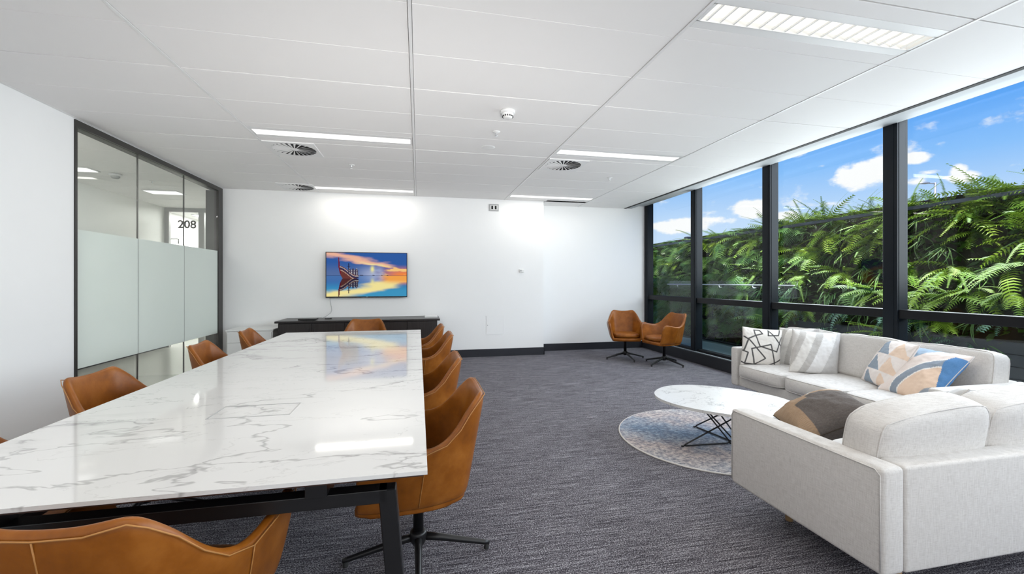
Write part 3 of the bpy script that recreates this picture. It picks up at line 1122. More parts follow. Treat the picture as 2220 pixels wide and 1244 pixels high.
# ------------------------------------------------------------------ sideboard
sb = thing('sideboard', 'long low black sideboard against the back wall', 'sideboard', (-0.84, 7.05, 0))
box('carcass', (-1.125, -0.27, 0.07), (1.125, 0.30, 0.688), 'dark_veneer', sb, bev=0.003)
box('plinth', (-1.10, -0.24, 0.0), (1.10, 0.29, 0.07), 'black_metal', sb)
box('top', (-1.165, -0.31, 0.690), (1.165, 0.31, 0.718), 'dark_veneer', sb, bev=0.003)
for k in range(5):
    w = 2.25 / 5
    x0 = -1.125 + k * w
    d = box('door', (x0 + 0.003, -0.290, 0.085), (x0 + w - 0.003, -0.271, 0.680), 'dark_veneer', sb, bev=0.002)
    box('handle', (x0 + (w - 0.04 if k % 2 == 0 else 0.03), -0.297, 0.45), (x0 + (w - 0.03 if k % 2 == 0 else 0.04), -0.289, 0.60), 'black_metal', d)
t = thing('media_box', 'flat black box lying on the left end of the sideboard', 'media box', (-1.60, 6.93, 0.718))
box('case', (-0.12, -0.09, 0.004), (0.12, 0.09, 0.024), 'black_metal', t, bev=0.004)
box('foot', (-0.10, -0.07, 0.0), (0.10, 0.07, 0.004), 'rubber', t)
t = thing('remote_control', 'small black remote control beside the cable end', 'remote control', (-1.34, 7.03, 0.718), 0.25)
box('case', (-0.05, -0.02, 0.0), (0.05, 0.02, 0.016), 'black_metal', t, bev=0.005)
box('keypad', (-0.035, -0.012, 0.0155), (0.03, 0.012, 0.018), 'plastic_grey', t)
o = box('paper_stack', (0.10, 6.98, 0.718), (0.30, 7.26, 0.745), 'plastic_white', None, bev=0.002)
tag(o, 'white paper stack on the right end of the sideboard', 'paper')
t = thing('low_cabinet', 'pale low cabinet with a drawer left of the black sideboard', 'cabinet', (-2.36, 7.10, 0))
box('body', (-0.30, -0.24, 0.0), (0.30, 0.25, 0.575), 'plastic_white', t, bev=0.006)
box('cabinet_top', (-0.31, -0.25, 0.577), (0.31, 0.255, 0.60), 'plastic_white', t, bev=0.004)
dd = box('drawer', (-0.285, -0.256, 0.42), (0.285, -0.239, 0.565), 'plastic_white', t, bev=0.003)
box('handle', (-0.06, -0.270, 0.50), (0.06, -0.255, 0.512), 'plastic_grey', dd)
dd = box('drawer', (-0.285, -0.256, 0.20), (0.285, -0.239, 0.41), 'plastic_white', t, bev=0.003)
box('handle', (-0.06, -0.270, 0.33), (0.06, -0.255, 0.342), 'plastic_grey', dd)

# ------------------------------------------------------------------ conference table
TX0, TX1, TY0, TY1, TZ = -1.385, 0.026, 1.284, 5.055, 0.74
tb = thing('conference_table', 'long white marble conference table on a black frame', 'table', ((TX0 + TX1) / 2, (TY0 + TY1) / 2, 0))
ox, oy = tb.location.x, tb.location.y


def tbox(name, a, b, mat, bev=0.0, parent=tb):
    return box(name, (a[0] - ox, a[1] - oy, a[2]), (b[0] - ox, b[1] - oy, b[2]), mat, parent, bev)


# top with the cut-out for the cable hatch
HX0, HX1, HY0, HY1 = -0.83, -0.52, 1.945, 2.125
bm = bmesh.new()
for a, b in (((TX0, TY0, TZ - 0.0115), (TX1, HY0, TZ)), ((TX0, HY1, TZ - 0.0115), (TX1, TY1, TZ)), ((TX0, HY0, TZ - 0.0115), (HX0, HY1, TZ)), ((HX1, HY0, TZ - 0.0115), (TX1, HY1, TZ))):
    add_box(bm, (a[0] - ox, a[1] - oy, a[2]), (b[0] - ox, b[1] - oy, b[2]))
bmesh.ops.remove_doubles(bm, verts=bm.verts, dist=0.0002)
top = from_bm('tabletop', bm, 'marble', tb)
tbox('underlay', (TX0 + 0.012, TY0 + 0.010, TZ - 0.0195), (TX1 - 0.012, TY1 - 0.010, TZ - 0.0125), 'underlay_brown')
hatch = tbox('cable_hatch', (HX0 + 0.004, HY0 + 0.007, TZ - 0.012), (HX1 - 0.004, HY1 - 0.003, TZ - 0.001), 'marble')
bm = bmesh.new()
for a, b in (((HX0, HY0, TZ - 0.010), (HX1, HY0 + 0.005, TZ + 0.0012)), ((HX0, HY1 - 0.002, TZ - 0.010), (HX1, HY1, TZ + 0.0006)), ((HX0, HY0, TZ - 0.010), (HX0 + 0.003, HY1, TZ + 0.001)), ((HX1 - 0.003, HY0, TZ - 0.010), (HX1, HY1, TZ + 0.001))):
    add_box(bm, (a[0] - ox, a[1] - oy, a[2]), (b[0] - ox, b[1] - oy, b[2]))
from_bm('hatch_frame', bm, 'plastic_grey', tb)
for yy, sgn in ((TY0 + 0.06, -1), (TY1 - 0.11, 1)):
    tbox('end_beam', (TX0 + 0.10, yy, 0.628), (TX1 - 0.118, yy + 0.05, 0.668), 'black_metal', 0.002)
    for xx, s in ((TX0 + 0.10, -1), (TX1 - 0.118, 1)):
        bm = bmesh.new()
        for (z, dx, y0_, y1_) in ():
            pass
        w = 0.052
        topx, botx = xx - ox, xx - ox + s * 0.055
        vs = []
        for z, cx, h in ((0.0, botx, w / 2), (0.668, topx, w / 2)):
            for px, py in ((-h, 0), (h, 0), (h, 0.05), (-h, 0.05)):
                vs.append(bm.verts.new((cx + px, yy - oy + py, z)))
        for f in ((0, 1, 5, 4), (1, 2, 6, 5), (2, 3, 7, 6), (3, 0, 4, 7), (3, 2, 1, 0), (4, 5, 6, 7)):
            bm.faces.new([vs[i] for i in f])
        bmesh.ops.bevel(bm, geom=bm.edges[:], offset=0.003, segments=1, affect='EDGES')
        from_bm('leg', bm, 'black_metal', tb)
for xx in (TX0 + 0.30, TX1 - 0.34):
    tbox('side_rail', (xx, TY0 + 0.06, 0.632), (xx + 0.05, TY1 - 0.06, 0.664), 'black_metal', 0.002)
for xx in (TX0 + 0.29, TX1 - 0.345):
    for yy in (TY0 + 0.055, (TY0 + TY1) / 2, TY1 - 0.115):
        tbox('standoff', (xx, yy, 0.664), (xx + 0.06, yy + 0.06, TZ - 0.0195), 'black_metal', 0.002)
for yy in (2.5, 3.75):
    tbox('cross_rail', (TX0 + 0.12, yy, 0.632), (TX1 - 0.12, yy + 0.05, 0.664), 'black_metal', 0.002)


# ------------------------------------------------------------------ leather swivel chairs
TOPC = [(0, -.285, .785), (.09, -.284, .789), (.162, -.273, .806), (.187, -.252, .786), (.216, -.208, .738), (.242, -.165, .676), (.263, -.110, .624),
        (.282, -.035, .600), (.292, .07, .616), (.291, .170, .642), (.285, .215, .636), (.268, .242, .57)]
BOTC = [(0, -.200), (.07, -.200), (.12, -.195), (.15, -.18), (.17, -.15), (.185, -.11), (.20, -.06), (.21, 0), (.215, .1), (.215, .185), (.21, .225), (.200, .245)]


def shell_point(i, t):
    T, B = TOPC[i], BOTC[i]
    k = t ** 0.72
    x = B[0] + (T[0] - B[0]) * k
    y = B[1] + (T[1] - B[1]) * (t if i < 8 else k)
    z = 0.335 + (T[2] - 0.335) * t
    return Vector((x, y, z))


def make_chair():
    ch = thing('swivel_chair', 'chair', 'chair')
    bm = bmesh.new()
    rows_ = 7
    n = len(TOPC)
    grid = []
    for j in range(rows_):
        t = j / (rows_ - 1)
        line = [shell_point(i, t) for i in range(n)]
        full = [Vector((-p.x, p.y, p.z)) for p in line[:0:-1]] + line
        grid.append([bm.verts.new(p) for p in full])
    m = len(grid[0])
    for j in range(rows_ - 1):
        for i in range(m - 1):
            bm.faces.new((grid[j][i], grid[j][i + 1], grid[j + 1][i + 1], grid[j + 1][i]))
    bm.normal_update()
    sh = from_bm('shell', bm, 'leather', ch, True)
    mod = sh.modifiers.new('thick', 'SOLIDIFY')
    mod.thickness = 0.036
    mod.offset = 0.0
    mod.use_even_offset = True
    ss = sh.modifiers.new('smooth', 'SUBSURF')
    ss.levels = ss.render_levels = 2
    # pan below the cushion
    poly = [(-x, y) for x, y in BOTC[:0:-1]] + list(BOTC)
    bm = bmesh.new()
    add_prism(bm, [(x * 1.04, y * 1.04) for x, y in poly], 0.318, 0.372, 0.018)
    from_bm('seat_pan', bm, 'leather', ch, True)
    # cushion
    bm = soft_box(0.405, 0.42, 0.075, 5.0, 0.05, 12)
    for v in bm.verts:
        f = 1 - 0.14 * max(0, -v.co.y / 0.21)
        v.co.x *= f
        v.co += Vector((0, 0.03, 0.408))
    from_bm('seat_cushion', bm, 'leather', ch, True)
    # piping under the rim, outside, and stitched seams down the back
    pts = []
    for i in list(range(n - 1, -1, -1)):
        p = shell_point(i, 0.965)
        nrm = Vector((p.x * 0.9, p.y if i < 8 else 0.0, 0)).normalized()
        pts.append(Vector((p.x, p.y, p.z)) + nrm * 0.0185)
    pts = pts + [Vector((-p.x, p.y, p.z)) for p in pts[-2::-1]]
    bm = bmesh.new()
    add_tube(bm, pts, 0.0020, 5)
    from_bm('piping', bm, 'thread', ch, True)
    for i, s in ((0, 1), (7, 1), (7, -1)):
        pts = []
        for k in range(9):
            p = shell_point(i, 0.06 + 0.90 * k / 8)
            nrm = Vector((p.x, p.y * (1 if i == 0 else 0.1), 0)).normalized()
            q = p + nrm * 0.0178
            pts.append((q.x * s, q.y, q.z))
        bm = bmesh.new()
        add_tube(bm, pts, 0.0017, 5)
        from_bm('seam', bm, 'thread', ch, True)
    # base
    lathe('column', [(0, 0.115), (0.024, 0.115), (0.024, 0.300), (0.036, 0.306), (0.10, 0.314), (0.10, 0.322), (0, 0.322)], 'black_metal', ch, 20)
    lathe('hub', [(0, 0.062), (0.026, 0.062), (0.038, 0.085), (0.040, 0.118), (0.036, 0.126), (0.026, 0.130), (0, 0.130)], 'black_metal', ch, 20)
    bm = bmesh.new()
    add_tube(bm, [(0.02, 0, 0.098), (0.10, 0, 0.083), (0.31, 0, 0.032), (0.335, 0, 0.026)], [0.019, 0.0165, 0.0115, 0.010], 10)
    bmesh.ops.recalc_face_normals(bm, faces=bm.faces)
    leg_me = bpy.data.meshes.new('leg')
    bm.to_mesh(leg_me)
    bm.free()
    leg_me.polygons.foreach_set('use_smooth', [True] * len(leg_me.polygons))
    bm = bmesh.new()
    add_lathe(bm, [(0, 0.0), (0.012, 0.0), (0.013, 0.006), (0.010, 0.02), (0.009, 0.028), (0, 0.028)], 12, (0.322, 0))
    bmesh.ops.recalc_face_normals(bm, faces=bm.faces)
    foot_me = bpy.data.meshes.new('foot')
    bm.to_mesh(foot_me)
    bm.free()
    for k in range(4):
        lg = link_mesh('leg', leg_me, 'black_metal', ch)
        lg.rotation_euler = (0, 0, PI / 2 * k)
        link_mesh('foot', foot_me, 'rubber', lg)
    return ch


R = math.radians
G = 'tan leather swivel chairs'
chair_spots = [
    ((0.000, 2.075), 90, 'tan leather chair nearest the camera on the right side of the marble table'),
    ((-0.015, 2.965), 90, 'tan leather chair second from the front along the right table side'),
    ((0.030, 4.235), 90, 'tan leather chair third from the front along the right table side'),
    ((-0.010, 5.03), 90, 'tan leather chair at the far right corner of the marble table'),
    ((-1.50, 1.90), -90, 'tan leather chair cut off by the left picture edge'),
    ((-1.48, 2.79), -92, 'tan leather chair in front of the left white wall'),
    ((-1.475, 3.985), -86, 'tan leather chair in front of the frosted glass partition'),
    ((-1.485, 4.98), -86, 'tan leather chair at the far left corner of the marble table'),
    ((-0.675, 5.78), 180, 'tan leather chair at the far table end before the sideboard'),
    ((-0.715, 1.345), -8, 'tan leather chair seen from behind at the near table end'),
    ((3.375, 6.67), 161, 'tan leather chair facing the room by the recessed white wall'),
    ((3.745, 6.10), 97, 'tan leather chair turned sideways beside the window'),
]
proto = make_chair()
for k, ((x, y), a, lb) in enumerate(chair_spots):
    if k == 0:
        proto.location = (x, y, 0)
        proto.rotation_euler = (0, 0, R(a))
        proto['label'] = lb
        proto['group'] = G
    else:
        c = dup(proto, (x, y, 0), R(a), lb, G)
        if k >= 10:                                  # the seats of the two corner chairs are swivelled on their feet
            for ch in c.children:
                if ch.name.startswith('leg'):
                    ch.rotation_euler.z += R(18)

# ------------------------------------------------------------------ sofas
ZB, ZA = 0.16, 0.575


def cushion_part(name, bm, loc, parent, rx=0.0, rz=0.0, wrinkle=0.004, piping=None, seed=0.0):
    M = Matrix.Translation(Vector(loc)) @ Matrix.Rotation(rz, 4, 'Z') @ Matrix.Rotation(rx, 4, 'X')
    for v in bm.verts:
        q = v.co
        v.co = q + Vector((0, 0, 1)) * wrinkle * mnoise.fractal(Vector((q.x * 5 + seed, q.y * 5, q.z * 9)), 1, 2, 3)
    bmesh.ops.transform(bm, matrix=M, verts=bm.verts)
    o = from_bm(name, bm, 'linen', parent, True)
    if piping is not None:
        for loop in piping:
            b2 = bmesh.new()
            add_tube(b2, [M @ Vector(p) for p in loop], 0.0035, 6, closed=True)
            from_bm('piping', b2, 'linen', o, True)
    return o


def rect_loop(w, h, y, r=0.045, n=6):
    """rounded rectangle in the x-z plane at depth y"""
    out = []
    for cx, cz, a0 in ((1, 1, 0), (-1, 1, 90), (-1, -1, 180), (1, -1, 270)):
        for k in range(n + 1):
            a = R(a0 + 90 * k / n)
            out.append((cx * (w / 2 - r) + r * math.cos(a), y, cz * (h / 2 - r) + r * math.sin(a)))
    return out


def rect_loop_xy(w, d, z, r=0.04, n=6):
    return [(x, zz, z) for x, _, zz in rect_loop(w, d, 0, r, n)]


def make_sofa(name, label, loc, rotz, width, depth, seats, back_h, arm_t=0.095, cush_p=10.0, cush_puff=0.035, slump=0.0):
    """local frame: front towards -y, width along x centred"""
    s = thing(name, label, 'sofa', loc, rotz)
    w, d = width / 2, depth
    box('back_frame', (-w + arm_t + 0.001, d - 0.105, ZB), (w - arm_t - 0.001, d - 0.001, ZA - 0.001), 'linen', s, bev=0.014, seg=4, smooth=True)
    for sx in (-1, 1):
        xa, xb = sorted((sx * w, sx * (w - arm_t)))
        a = box('arm', (xa, 0, ZB), (xb, d, ZA), 'linen', s, bev=0.020, seg=4, smooth=True)
        x0 = sx * (w + 0.0008)
        b2 = bmesh.new()
        add_tube(b2, [(x0, 0.012, ZB + 0.02), (x0, 0.012, ZA - 0.03), (x0, 0.03, ZA - 0.009), (x0, d - 0.03, ZA - 0.009), (x0, d - 0.010, ZA - 0.028), (x0, d - 0.010, ZB + 0.02)], 0.0028, 6)
        from_bm('piping', b2, 'linen', a, True)
    box('base_frame', (-w + arm_t - 0.01, 0.03, ZB), (w - arm_t + 0.01, d - 0.09, 0.262), 'linen', s, bev=0.012, seg=3, smooth=True)
    inner = width - 2 * arm_t
    edges = [(-inner / 2 + inner * k / seats) for k in range(seats + 1)]
    for k in range(seats):
        cw = edges[k + 1] - edges[k]
        cx = (edges[k] + edges[k + 1]) / 2
        g = (cw - 0.006, d - 0.115, 0.150, 9.0, 0.035)
        cushion_part('seat_cushion', soft_box(*g, 14), (cx, (d - 0.115) / 2 - 0.012, 0.335), s, 0, 0, 0.003,
                     [soft_loop(2, 0.80, *g), soft_loop(2, -0.80, *g)], seed=k * 3.1)
    for k in range(seats):
        cw = edges[k + 1] - edges[k]
        cx = (edges[k] + edges[k + 1]) / 2
        g = (cw - 0.004, 0.185, back_h, cush_p, cush_puff, slump if k == seats - 1 else slump * 0.4)
        cushion_part('back_cushion', soft_box(g[0], g[1], g[2], g[3], g[4], 16, g[5]), (cx, d - 0.180, 0.405 + back_h / 2), s, R(-9), 0, 0.008,
                     [soft_loop(1, -0.80, *g), soft_loop(1, 0.80, *g)], seed=7 + k * 5.3)
    for sx in (-1, 1):
        for yy in (0.16, d - 0.13):
            bm = bmesh.new()
            add_lathe(bm, [(0, 0), (0.018, 0), (0.026, ZB), (0, ZB)], 14, (sx * (w - 0.235), yy))
            bmesh.ops.recalc_face_normals(bm, faces=bm.faces)
            from_bm('leg', bm, 'wood_leg', s, True)
    return s


# sofa by the window faces -x ; local -y (front) -> world -x  => rot -90deg: (x,y)->(y,-x)
make_sofa('sofa', 'long three-seat cream linen sofa along the windows', (3.36, 3.165, 0), R(-90), 1.97, 0.855, 3, 0.375, 0.09)
# near sofa faces +y ; local -y -> world +y => rot 180deg
make_sofa('sofa', 'two-seat cream linen sofa with its back to the camera', (2.4325, 2.133, 0), R(180), 1.415, 0.823, 2, 0.372, 0.11, 6.5, 0.06, 0.055)


# ------------------------------------------------------------------ throw pillows
def pillow(name, label, loc, nrm, up, size, thick, colfun, group=None, n=56, seed=0.0, corner=0.05):
    """a square scatter cushion whose face looks along nrm"""
    nrm = Vector(nrm).normalized()
    upv = Vector(up)
    upv = (upv - nrm * upv.dot(nrm)).normalized()
    rt = upv.cross(nrm).normalized()
    M = Matrix((rt, upv, nrm)).transposed().to_4x4()
    M.translation = Vector(loc)

    def pos(side):
        def f(u, v):
            a, b = 2 * u - 1, 1 - 2 * v
            h = np.sqrt(np.clip((1 - a ** 2) * (1 - b ** 2), 0, 1)) ** 0.85
            px = a * (1 - corner * (1 - b ** 2) ** 1.0 * np.abs(a) ** 1.5)
            py = b * (1 - corner * (1 - a ** 2) ** 1.0 * np.abs(b) ** 1.5)
            wr = np.zeros_like(u)
            for it in np.ndindex(u.shape):
                wr[it] = mnoise.fractal(Vector((float(a[it]) * 2.2 + seed, float(b[it]) * 2.2, side)), 1, 2, 3)
            z = side * (h * thick / 2 + 0.004 * h) + wr * 0.008 * np.minimum(1, 4 * h)
            return np.stack([px * size / 2, py * size / 2, z], -1)
        return f
    uu, vv = np.meshgrid(np.linspace(0, 1, n + 1), np.linspace(0, 1, n + 1))
    me = bpy.data.meshes.new('cover')
    Pf, Pb = pos(1)(uu, vv).reshape(-1, 3), pos(-1)(uu, vv).reshape(-1, 3)
    col = colfun(uu, vv).reshape(-1, 3)
    idx = np.arange((n + 1) ** 2).reshape(n + 1, n + 1)
    F = np.stack([idx[:-1, :-1], idx[1:, :-1], idx[1:, 1:], idx[:-1, 1:]], -1).reshape(-1, 4)
    Fb = F[:, ::-1] + (n + 1) ** 2
    me.from_pydata(np.r_[Pf, Pb].tolist(), [], np.r_[F, Fb].tolist())
    ca = me.color_attributes.new('print', 'FLOAT_COLOR', 'POINT')
    cc_ = np.r_[col, col]
    ca.data.foreach_set('color', np.c_[cc_, np.ones(len(cc_))].ravel().astype(np.float32))
    bm = bmesh.new()
    bm.from_mesh(me)
    bmesh.ops.remove_doubles(bm, verts=bm.verts, dist=0.0004)
    bm.to_mesh(me)
    bm.free()
    t = thing(name, label, 'cushion', loc, 0, group)
    o = link_mesh('cover', me, 'printed_cloth', t, True)
    ring = []
    for k in range(4 * 14):
        s_, q = divmod(k, 14)
        a = -1 + 2 * q / 14
        x, y = [(a, 1), (1, -a), (-a, -1), (-1, a)][s_]
        px = x * (1 - corner * (1 - y * y) * abs(x) ** 1.5)
        py = y * (1 - corner * (1 - x * x) * abs(y) ** 1.5)
        ring.append((px * size / 2, py * size / 2, 0))
    bm = bmesh.new()
    add_tube(bm, ring, 0.003, 5, closed=True)
    cb = bm.verts
    so = from_bm('seam', bm, 'brown_cloth' if colfun is c_brown else 'linen', t, True)
    M3 = M.copy()
    M3.translation = Vector((0, 0, 0))
    o.matrix_local = M3
    so.matrix_local = M3
    return t


def lin(r, g, b):
    return np.array(srgb(r, g, b)[:3])


def seg_dist(u, v, a, b):
    ax, ay = a
    bx, by = b
    dx, dy = bx - ax, by - ay
    t = np.clip(((u - ax) * dx + (v - ay) * dy) / (dx * dx + dy * dy), 0, 1)
    return np.hypot(u - ax - t * dx, v - ay - t * dy)


def c_geo(u, v):
    base = lin(236, 231, 224)
    lines = [[(0.02, .25), (.1, .3), (.3, .19), (.46, .13), (.4, .04), (.26, .05), (.28, .16), (.40, .47), (.85, .58), (.98, .2)],
             [(.6, .17), (.62, .03), (.98, .42), (1.0, .6)], [(.6, .17), (.88, .15), (.92, .02)],
             [(.02, .62), (.12, .30), (.56, .78), (.32, .98), (.2, .55), (.68, .40), (.84, .99)],
             [(.0, .62), (.12, .66), (.08, .96), (.32, .98)], [(.66, .98), (.98, .78)], [(.0, .92), (.12, .98), (.66, .98)]]
    d = np.full_like(u, 9.0)
    for pl in lines:
        for a, b in zip(pl, pl[1:]):
            d = np.minimum(d, seg_dist(u, v, a, b))
    m = np.clip((0.021 - d) / 0.008, 0, 1)[..., None]
    return base * (1 - m) + lin(34, 30, 30) * m


def c_stripe(u, v):
    s = u * 0.92 + v * 0.30
    col = np.ones(u.shape + (3,)) * lin(226, 223, 219)
    for a, b, c in ((0.14, 0.26, lin(193, 189, 184)), (0.26, 0.44, lin(228, 225, 220)), (0.44, 0.58, lin(190, 187, 183)), (0.58, 0.84, lin(232, 231, 230)), (0.84, 1.3, lin(200, 199, 198))):
        m = ((s > a) & (s < b))[..., None]
        col = np.where(m, c, col)
    return col


def c_arcs(u, v):
    col = np.ones(u.shape + (3,)) * lin(238, 228, 222)
    r = np.hypot(u - 1.15, (v - 1.05) * 0.95)
    for a, b, c in ((0.0, 0.38, lin(140, 148, 158)), (0.38, 0.72, lin(233, 203, 178)), (0.72, 0.74, lin(244, 238, 232)), (0.74, 0.87, lin(132, 144, 158)), (0.87, 0.89, lin(244, 238, 232)), (0.89, 1.12, lin(236, 222, 214)), (1.12, 1.7, lin(150, 172, 192))):
        col = np.where(((r >= a) & (r < b))[..., None], c, col)
    m = ((v > 0.10) & (v < 0.80) & (u - 0.35 * np.abs(v - 0.25) > 0.80))[..., None]
    return np.where(m, lin(52, 120, 178), col)


def c_tri(u, v):
    col = np.ones(u.shape + (3,)) * lin(238, 228, 222)
    for v0 in (0.04, 0.40, 0.76):
        for ua, c in ((0.08, lin(136, 150, 164)), (0.54, lin(234, 206, 182))):
            w = np.clip((v - v0) / 0.30, 0, 1)
            m = (v > v0) & (v < v0 + 0.32) & (np.abs(u - ua - 0.16 - 0.14 * w) < 0.02 + 0.20 * w)
            col = np.where(m[..., None], c, col)
    return col


def c_brown(u, v):
    col = np.ones(u.shape + (3,)) * lin(72, 61, 55)
    nz = (np.sin(v * 260 + 3 * np.sin(u * 25)) * 0.5 + 0.5)[..., None]
    col = col * (0.75 + 0.5 * nz)
    m = ((v < 0.30 + 0.12 * (u < 0.45)) | (u < 0.24))[..., None]
    col = np.where(m, lin(152, 122, 90) * (0.8 + 0.4 * nz), col)
    m = ((v < 0.22) & (u > 0.52))[..., None]
    col = np.where(m, lin(214, 206, 196), col)
    return col


def c_plain(u, v):
    return np.ones(u.shape + (3,)) * lin(214, 214, 214)


pillow('scatter_cushion', 'white cushion with black angular line print at the far sofa arm', (3.561, 3.940, 0.592), (-0.305, -0.952, 0.06), (0.085, 0.0, 1), 0.40, 0.12, c_geo, 'scatter cushions on the sofas', n=110, seed=1)
pillow('scatter_cushion', 'pale striped cushion tucked behind the front striped cushion', (3.861, 3.77, 0.60), (-0.97, -0.2, 0.12), (0.1, 0.09, 1), 0.41, 0.12, c_stripe, 'scatter cushions on the sofas', n=56, seed=2)
pillow('scatter_cushion', 'grey and white striped cushion in front on the window sofa', (3.745, 3.475, 0.60), (-0.40, -0.90, 0.06), (0.08, -0.05, 1), 0.42, 0.14, c_stripe, 'scatter cushions on the sofas', n=70, seed=3)
pillow('scatter_cushion', 'cushion with blue and peach triangles behind the curved band cushion', (3.868, 2.892, 0.60), (-0.76, 0.40, 0.48), (0.424, -0.221, 0.878), 0.43, 0.12, c_tri, 'scatter cushions on the sofas', n=90, seed=4)
pillow('scatter_cushion', 'cushion with curved blue, grey and peach bands by the near arm', (3.795, 2.595, 0.575), (-0.732, 0.177, 0.657), (0.637, -0.162, 0.753), 0.47, 0.14, c_arcs, 'scatter cushions on the sofas', n=90, seed=5)
pillow('scatter_cushion', 'dark brown and ochre patchwork cushion on the near sofa', (2.035, 1.845, 0.600), (-0.42, 0.12, 0.90), (0.40, 0.91, 0.05), 0.36, 0.19, c_brown, 'scatter cushions on the sofas', n=80, seed=6)
pillow('scatter_cushion', 'plain pale grey cushion with one corner showing over the sofa back', (2.80, 1.80, 0.575), (-0.2, 0.75, 0.6), (0.3, -0.5, 1), 0.40, 0.13, c_plain, 'scatter cushions on the sofas', n=40, seed=7)

# ------------------------------------------------------------------ rug and coffee table
rugc = (2.375, 3.165)
rg = thing('round_rug', 'round faded blue and peach rug under the coffee table', 'rug', (rugc[0], rugc[1], 0))
bm = bmesh.new()
add_lathe(bm, [(0, 0.009), (0.739, 0.009)], 96)
add_lathe(bm, [(0, 0.0), (0.739, 0.0), (0.739, 0.009)], 96)
from_bm('pile', bm, 'rug', rg)
lathe('edge_binding', [(0.736, 0.0), (0.745, 0.0), (0.747, 0.005), (0.744, 0.0098), (0.736, 0.0098)], 'linen', rg, 96)

ct = thing('coffee_table', 'oval white marble coffee table on crossed black wire legs', 'coffee table', (2.345, 2.985, 0))
ca_, sa_ = math.cos(R(-48)), math.sin(R(-48))
A_, B_ = 0.515, 0.415
poly = []
for k in range(72):
    a = 2 * PI * k / 72
    ex, ey = math.copysign(abs(math.cos(a)) ** 0.9, math.cos(a)) * A_, math.copysign(abs(math.sin(a)) ** 0.9, math.sin(a)) * B_
    poly.append((ex * ca_ - ey * sa_, ex * sa_ + ey * ca_))
bm = bmesh.new()
add_prism(bm, poly, 0.345, 0.365, 0.005)
from_bm('tabletop', bm, 'marble_small', ct)
px0, py0 = 2.345, 2.985


def wire(pts):
    return tube('wire_leg', [(x - px0, y - py0, z) for x, y, z in pts], 0.006, 'black_metal', ct, 8)


zt, zf = 0.346, 0.0165
fa, fb, fc, fd = (2.0, 3.0), (2.375, 3.385), (2.41, 2.976), (2.72, 2.72)
ta, tb_, tcx, td = (2.52, 2.83), (2.42, 2.88), (2.14, 3.01), (2.30, 3.05)


def bend(a, c, b, r=0.03):
    """points of a rod bent at c with a small radius"""
    c, a, b = Vector(c), Vector(a), Vector(b)
    p, q = c + (a - c).normalized() * r, c + (b - c).normalized() * r
    return [p, c * 0.5 + (p + q) * 0.25, q]


def rod(top_a, foot_a, foot_b, top_b):
    A, B = (*foot_a, zf), (*foot_b, zf)
    TA, TB = (*top_a, zt), (*top_b, zt)
    wire([Vector(TA)] + bend(TA, A, B) + [(Vector(A) + Vector(B)) / 2] + bend(A, B, TB) + [Vector(TB)])


rod(ta, fa, fc, tcx)
rod(tb_, fb, (2.45, 2.96), (2.16, 3.03))
rod((2.34, 3.02), fd, (2.62, 3.22), (2.20, 2.90))
for f in (fa, fb, fc, fd):
    o = lathe('foot_pad', [(0, 0.0105), (0.010, 0.0105), (0.010, 0.018), (0, 0.02)], 'rubber', ct, 10)
    o.location = (f[0] - px0, f[1] - py0, 0)

# ------------------------------------------------------------------ terrace and planted wall outside
structure(box('floor_balcony', (4.5, YREAR, -0.12), (6.2, 16.0, 0.0), 'balcony_tile'))
GX = 5.50
structure(box('trim_3', (GX - 0.14, 5.6, 0), (GX + 0.05, 16.0, 0.14), 'balcony_upstand', bev=0.006))
gw = thing('planted_screen', 'dark planted wall frame with rail across the terrace, and added boards imitating pane reflections', 'planted wall', (GX, 4.0, 0))
box('felt_backing', (0.06, -4.5, 0.0), (0.16, 12.0, 2.20), 'felt_dark', gw)
box('top_rail', (-0.17, -4.5, 2.082), (-0.125, 12.0, 2.122), 'rail_dark', gw, bev=0.004)
box('back_rail', (0.20, -4.5, 2.12), (0.26, 12.0, 2.165), 'rail_dark', gw, bev=0.004)
for y in (0.9 - 4.0, 3.30 - 4.0, 5.70 - 4.0, 8.10 - 4.0):
    box('planter_block', (-0.03, y - 0.055, 2.136), (0.10, y + 0.055, 2.225), 'rail_dark', gw, bev=0.006)
for k in range(6):  # added dark boards imitating the interior mirrored in the lower panes
    z = 0.03 + 0.115 * k
    box('reflection_board', (-0.03, -4.5, z), (0.02, 2.05, z + 0.109), 'reflection_dark', gw, bev=0.003, seg=1)

bal = thing('glass_balustrade', 'clear glass balustrade with a steel handrail on the terrace', 'balustrade', (5.0, 6.4, 0))
for k in range(3):
    y = -1.5 + 1.02 * k
    box('glass_panel', (-0.006, y, 0.06), (0.006, y + 1.0, 1.30), 'balustrade_glass', bal)
tube('handrail', [(-0.05, -1.5, 1.235), (-0.05, 1.54, 1.235)], 0.009, 'lamp_metal', bal, 10)
for y in (-1.2, -0.75, 0.0, 0.6, 1.2):
    tube('bracket', [(0, y, 1.19), (-0.04, y, 1.19), (-0.05, y, 1.225)], 0.008, 'shiny_steel', bal, 8)
box('base_channel', (-0.03, -1.5, 0.0), (0.03, 1.54, 0.07), 'rail_dark', bal)


# --- leaves
def leaf_mesh(name, rows_, mat, fold=0.0):
    me = bpy.data.meshes.new(name)
    V, F = [], []
    for poly in rows_:
        base = len(V)
        V += poly
        F.append(list(range(base, base + len(poly))))
    me.from_pydata(V, [], F)
    me.materials.append(MATS[mat])
    return me


def frond_curve(length, droop, t):
    """point and direction along a stem that leaves along +y and bends to -z"""
    a = droop * t
    if droop < 1e-3:
        return Vector((0, length * t, 0)), 0.0
    return Vector((0, length * math.sin(a) / droop, -length * (1 - math.cos(a)) / droop)), -a


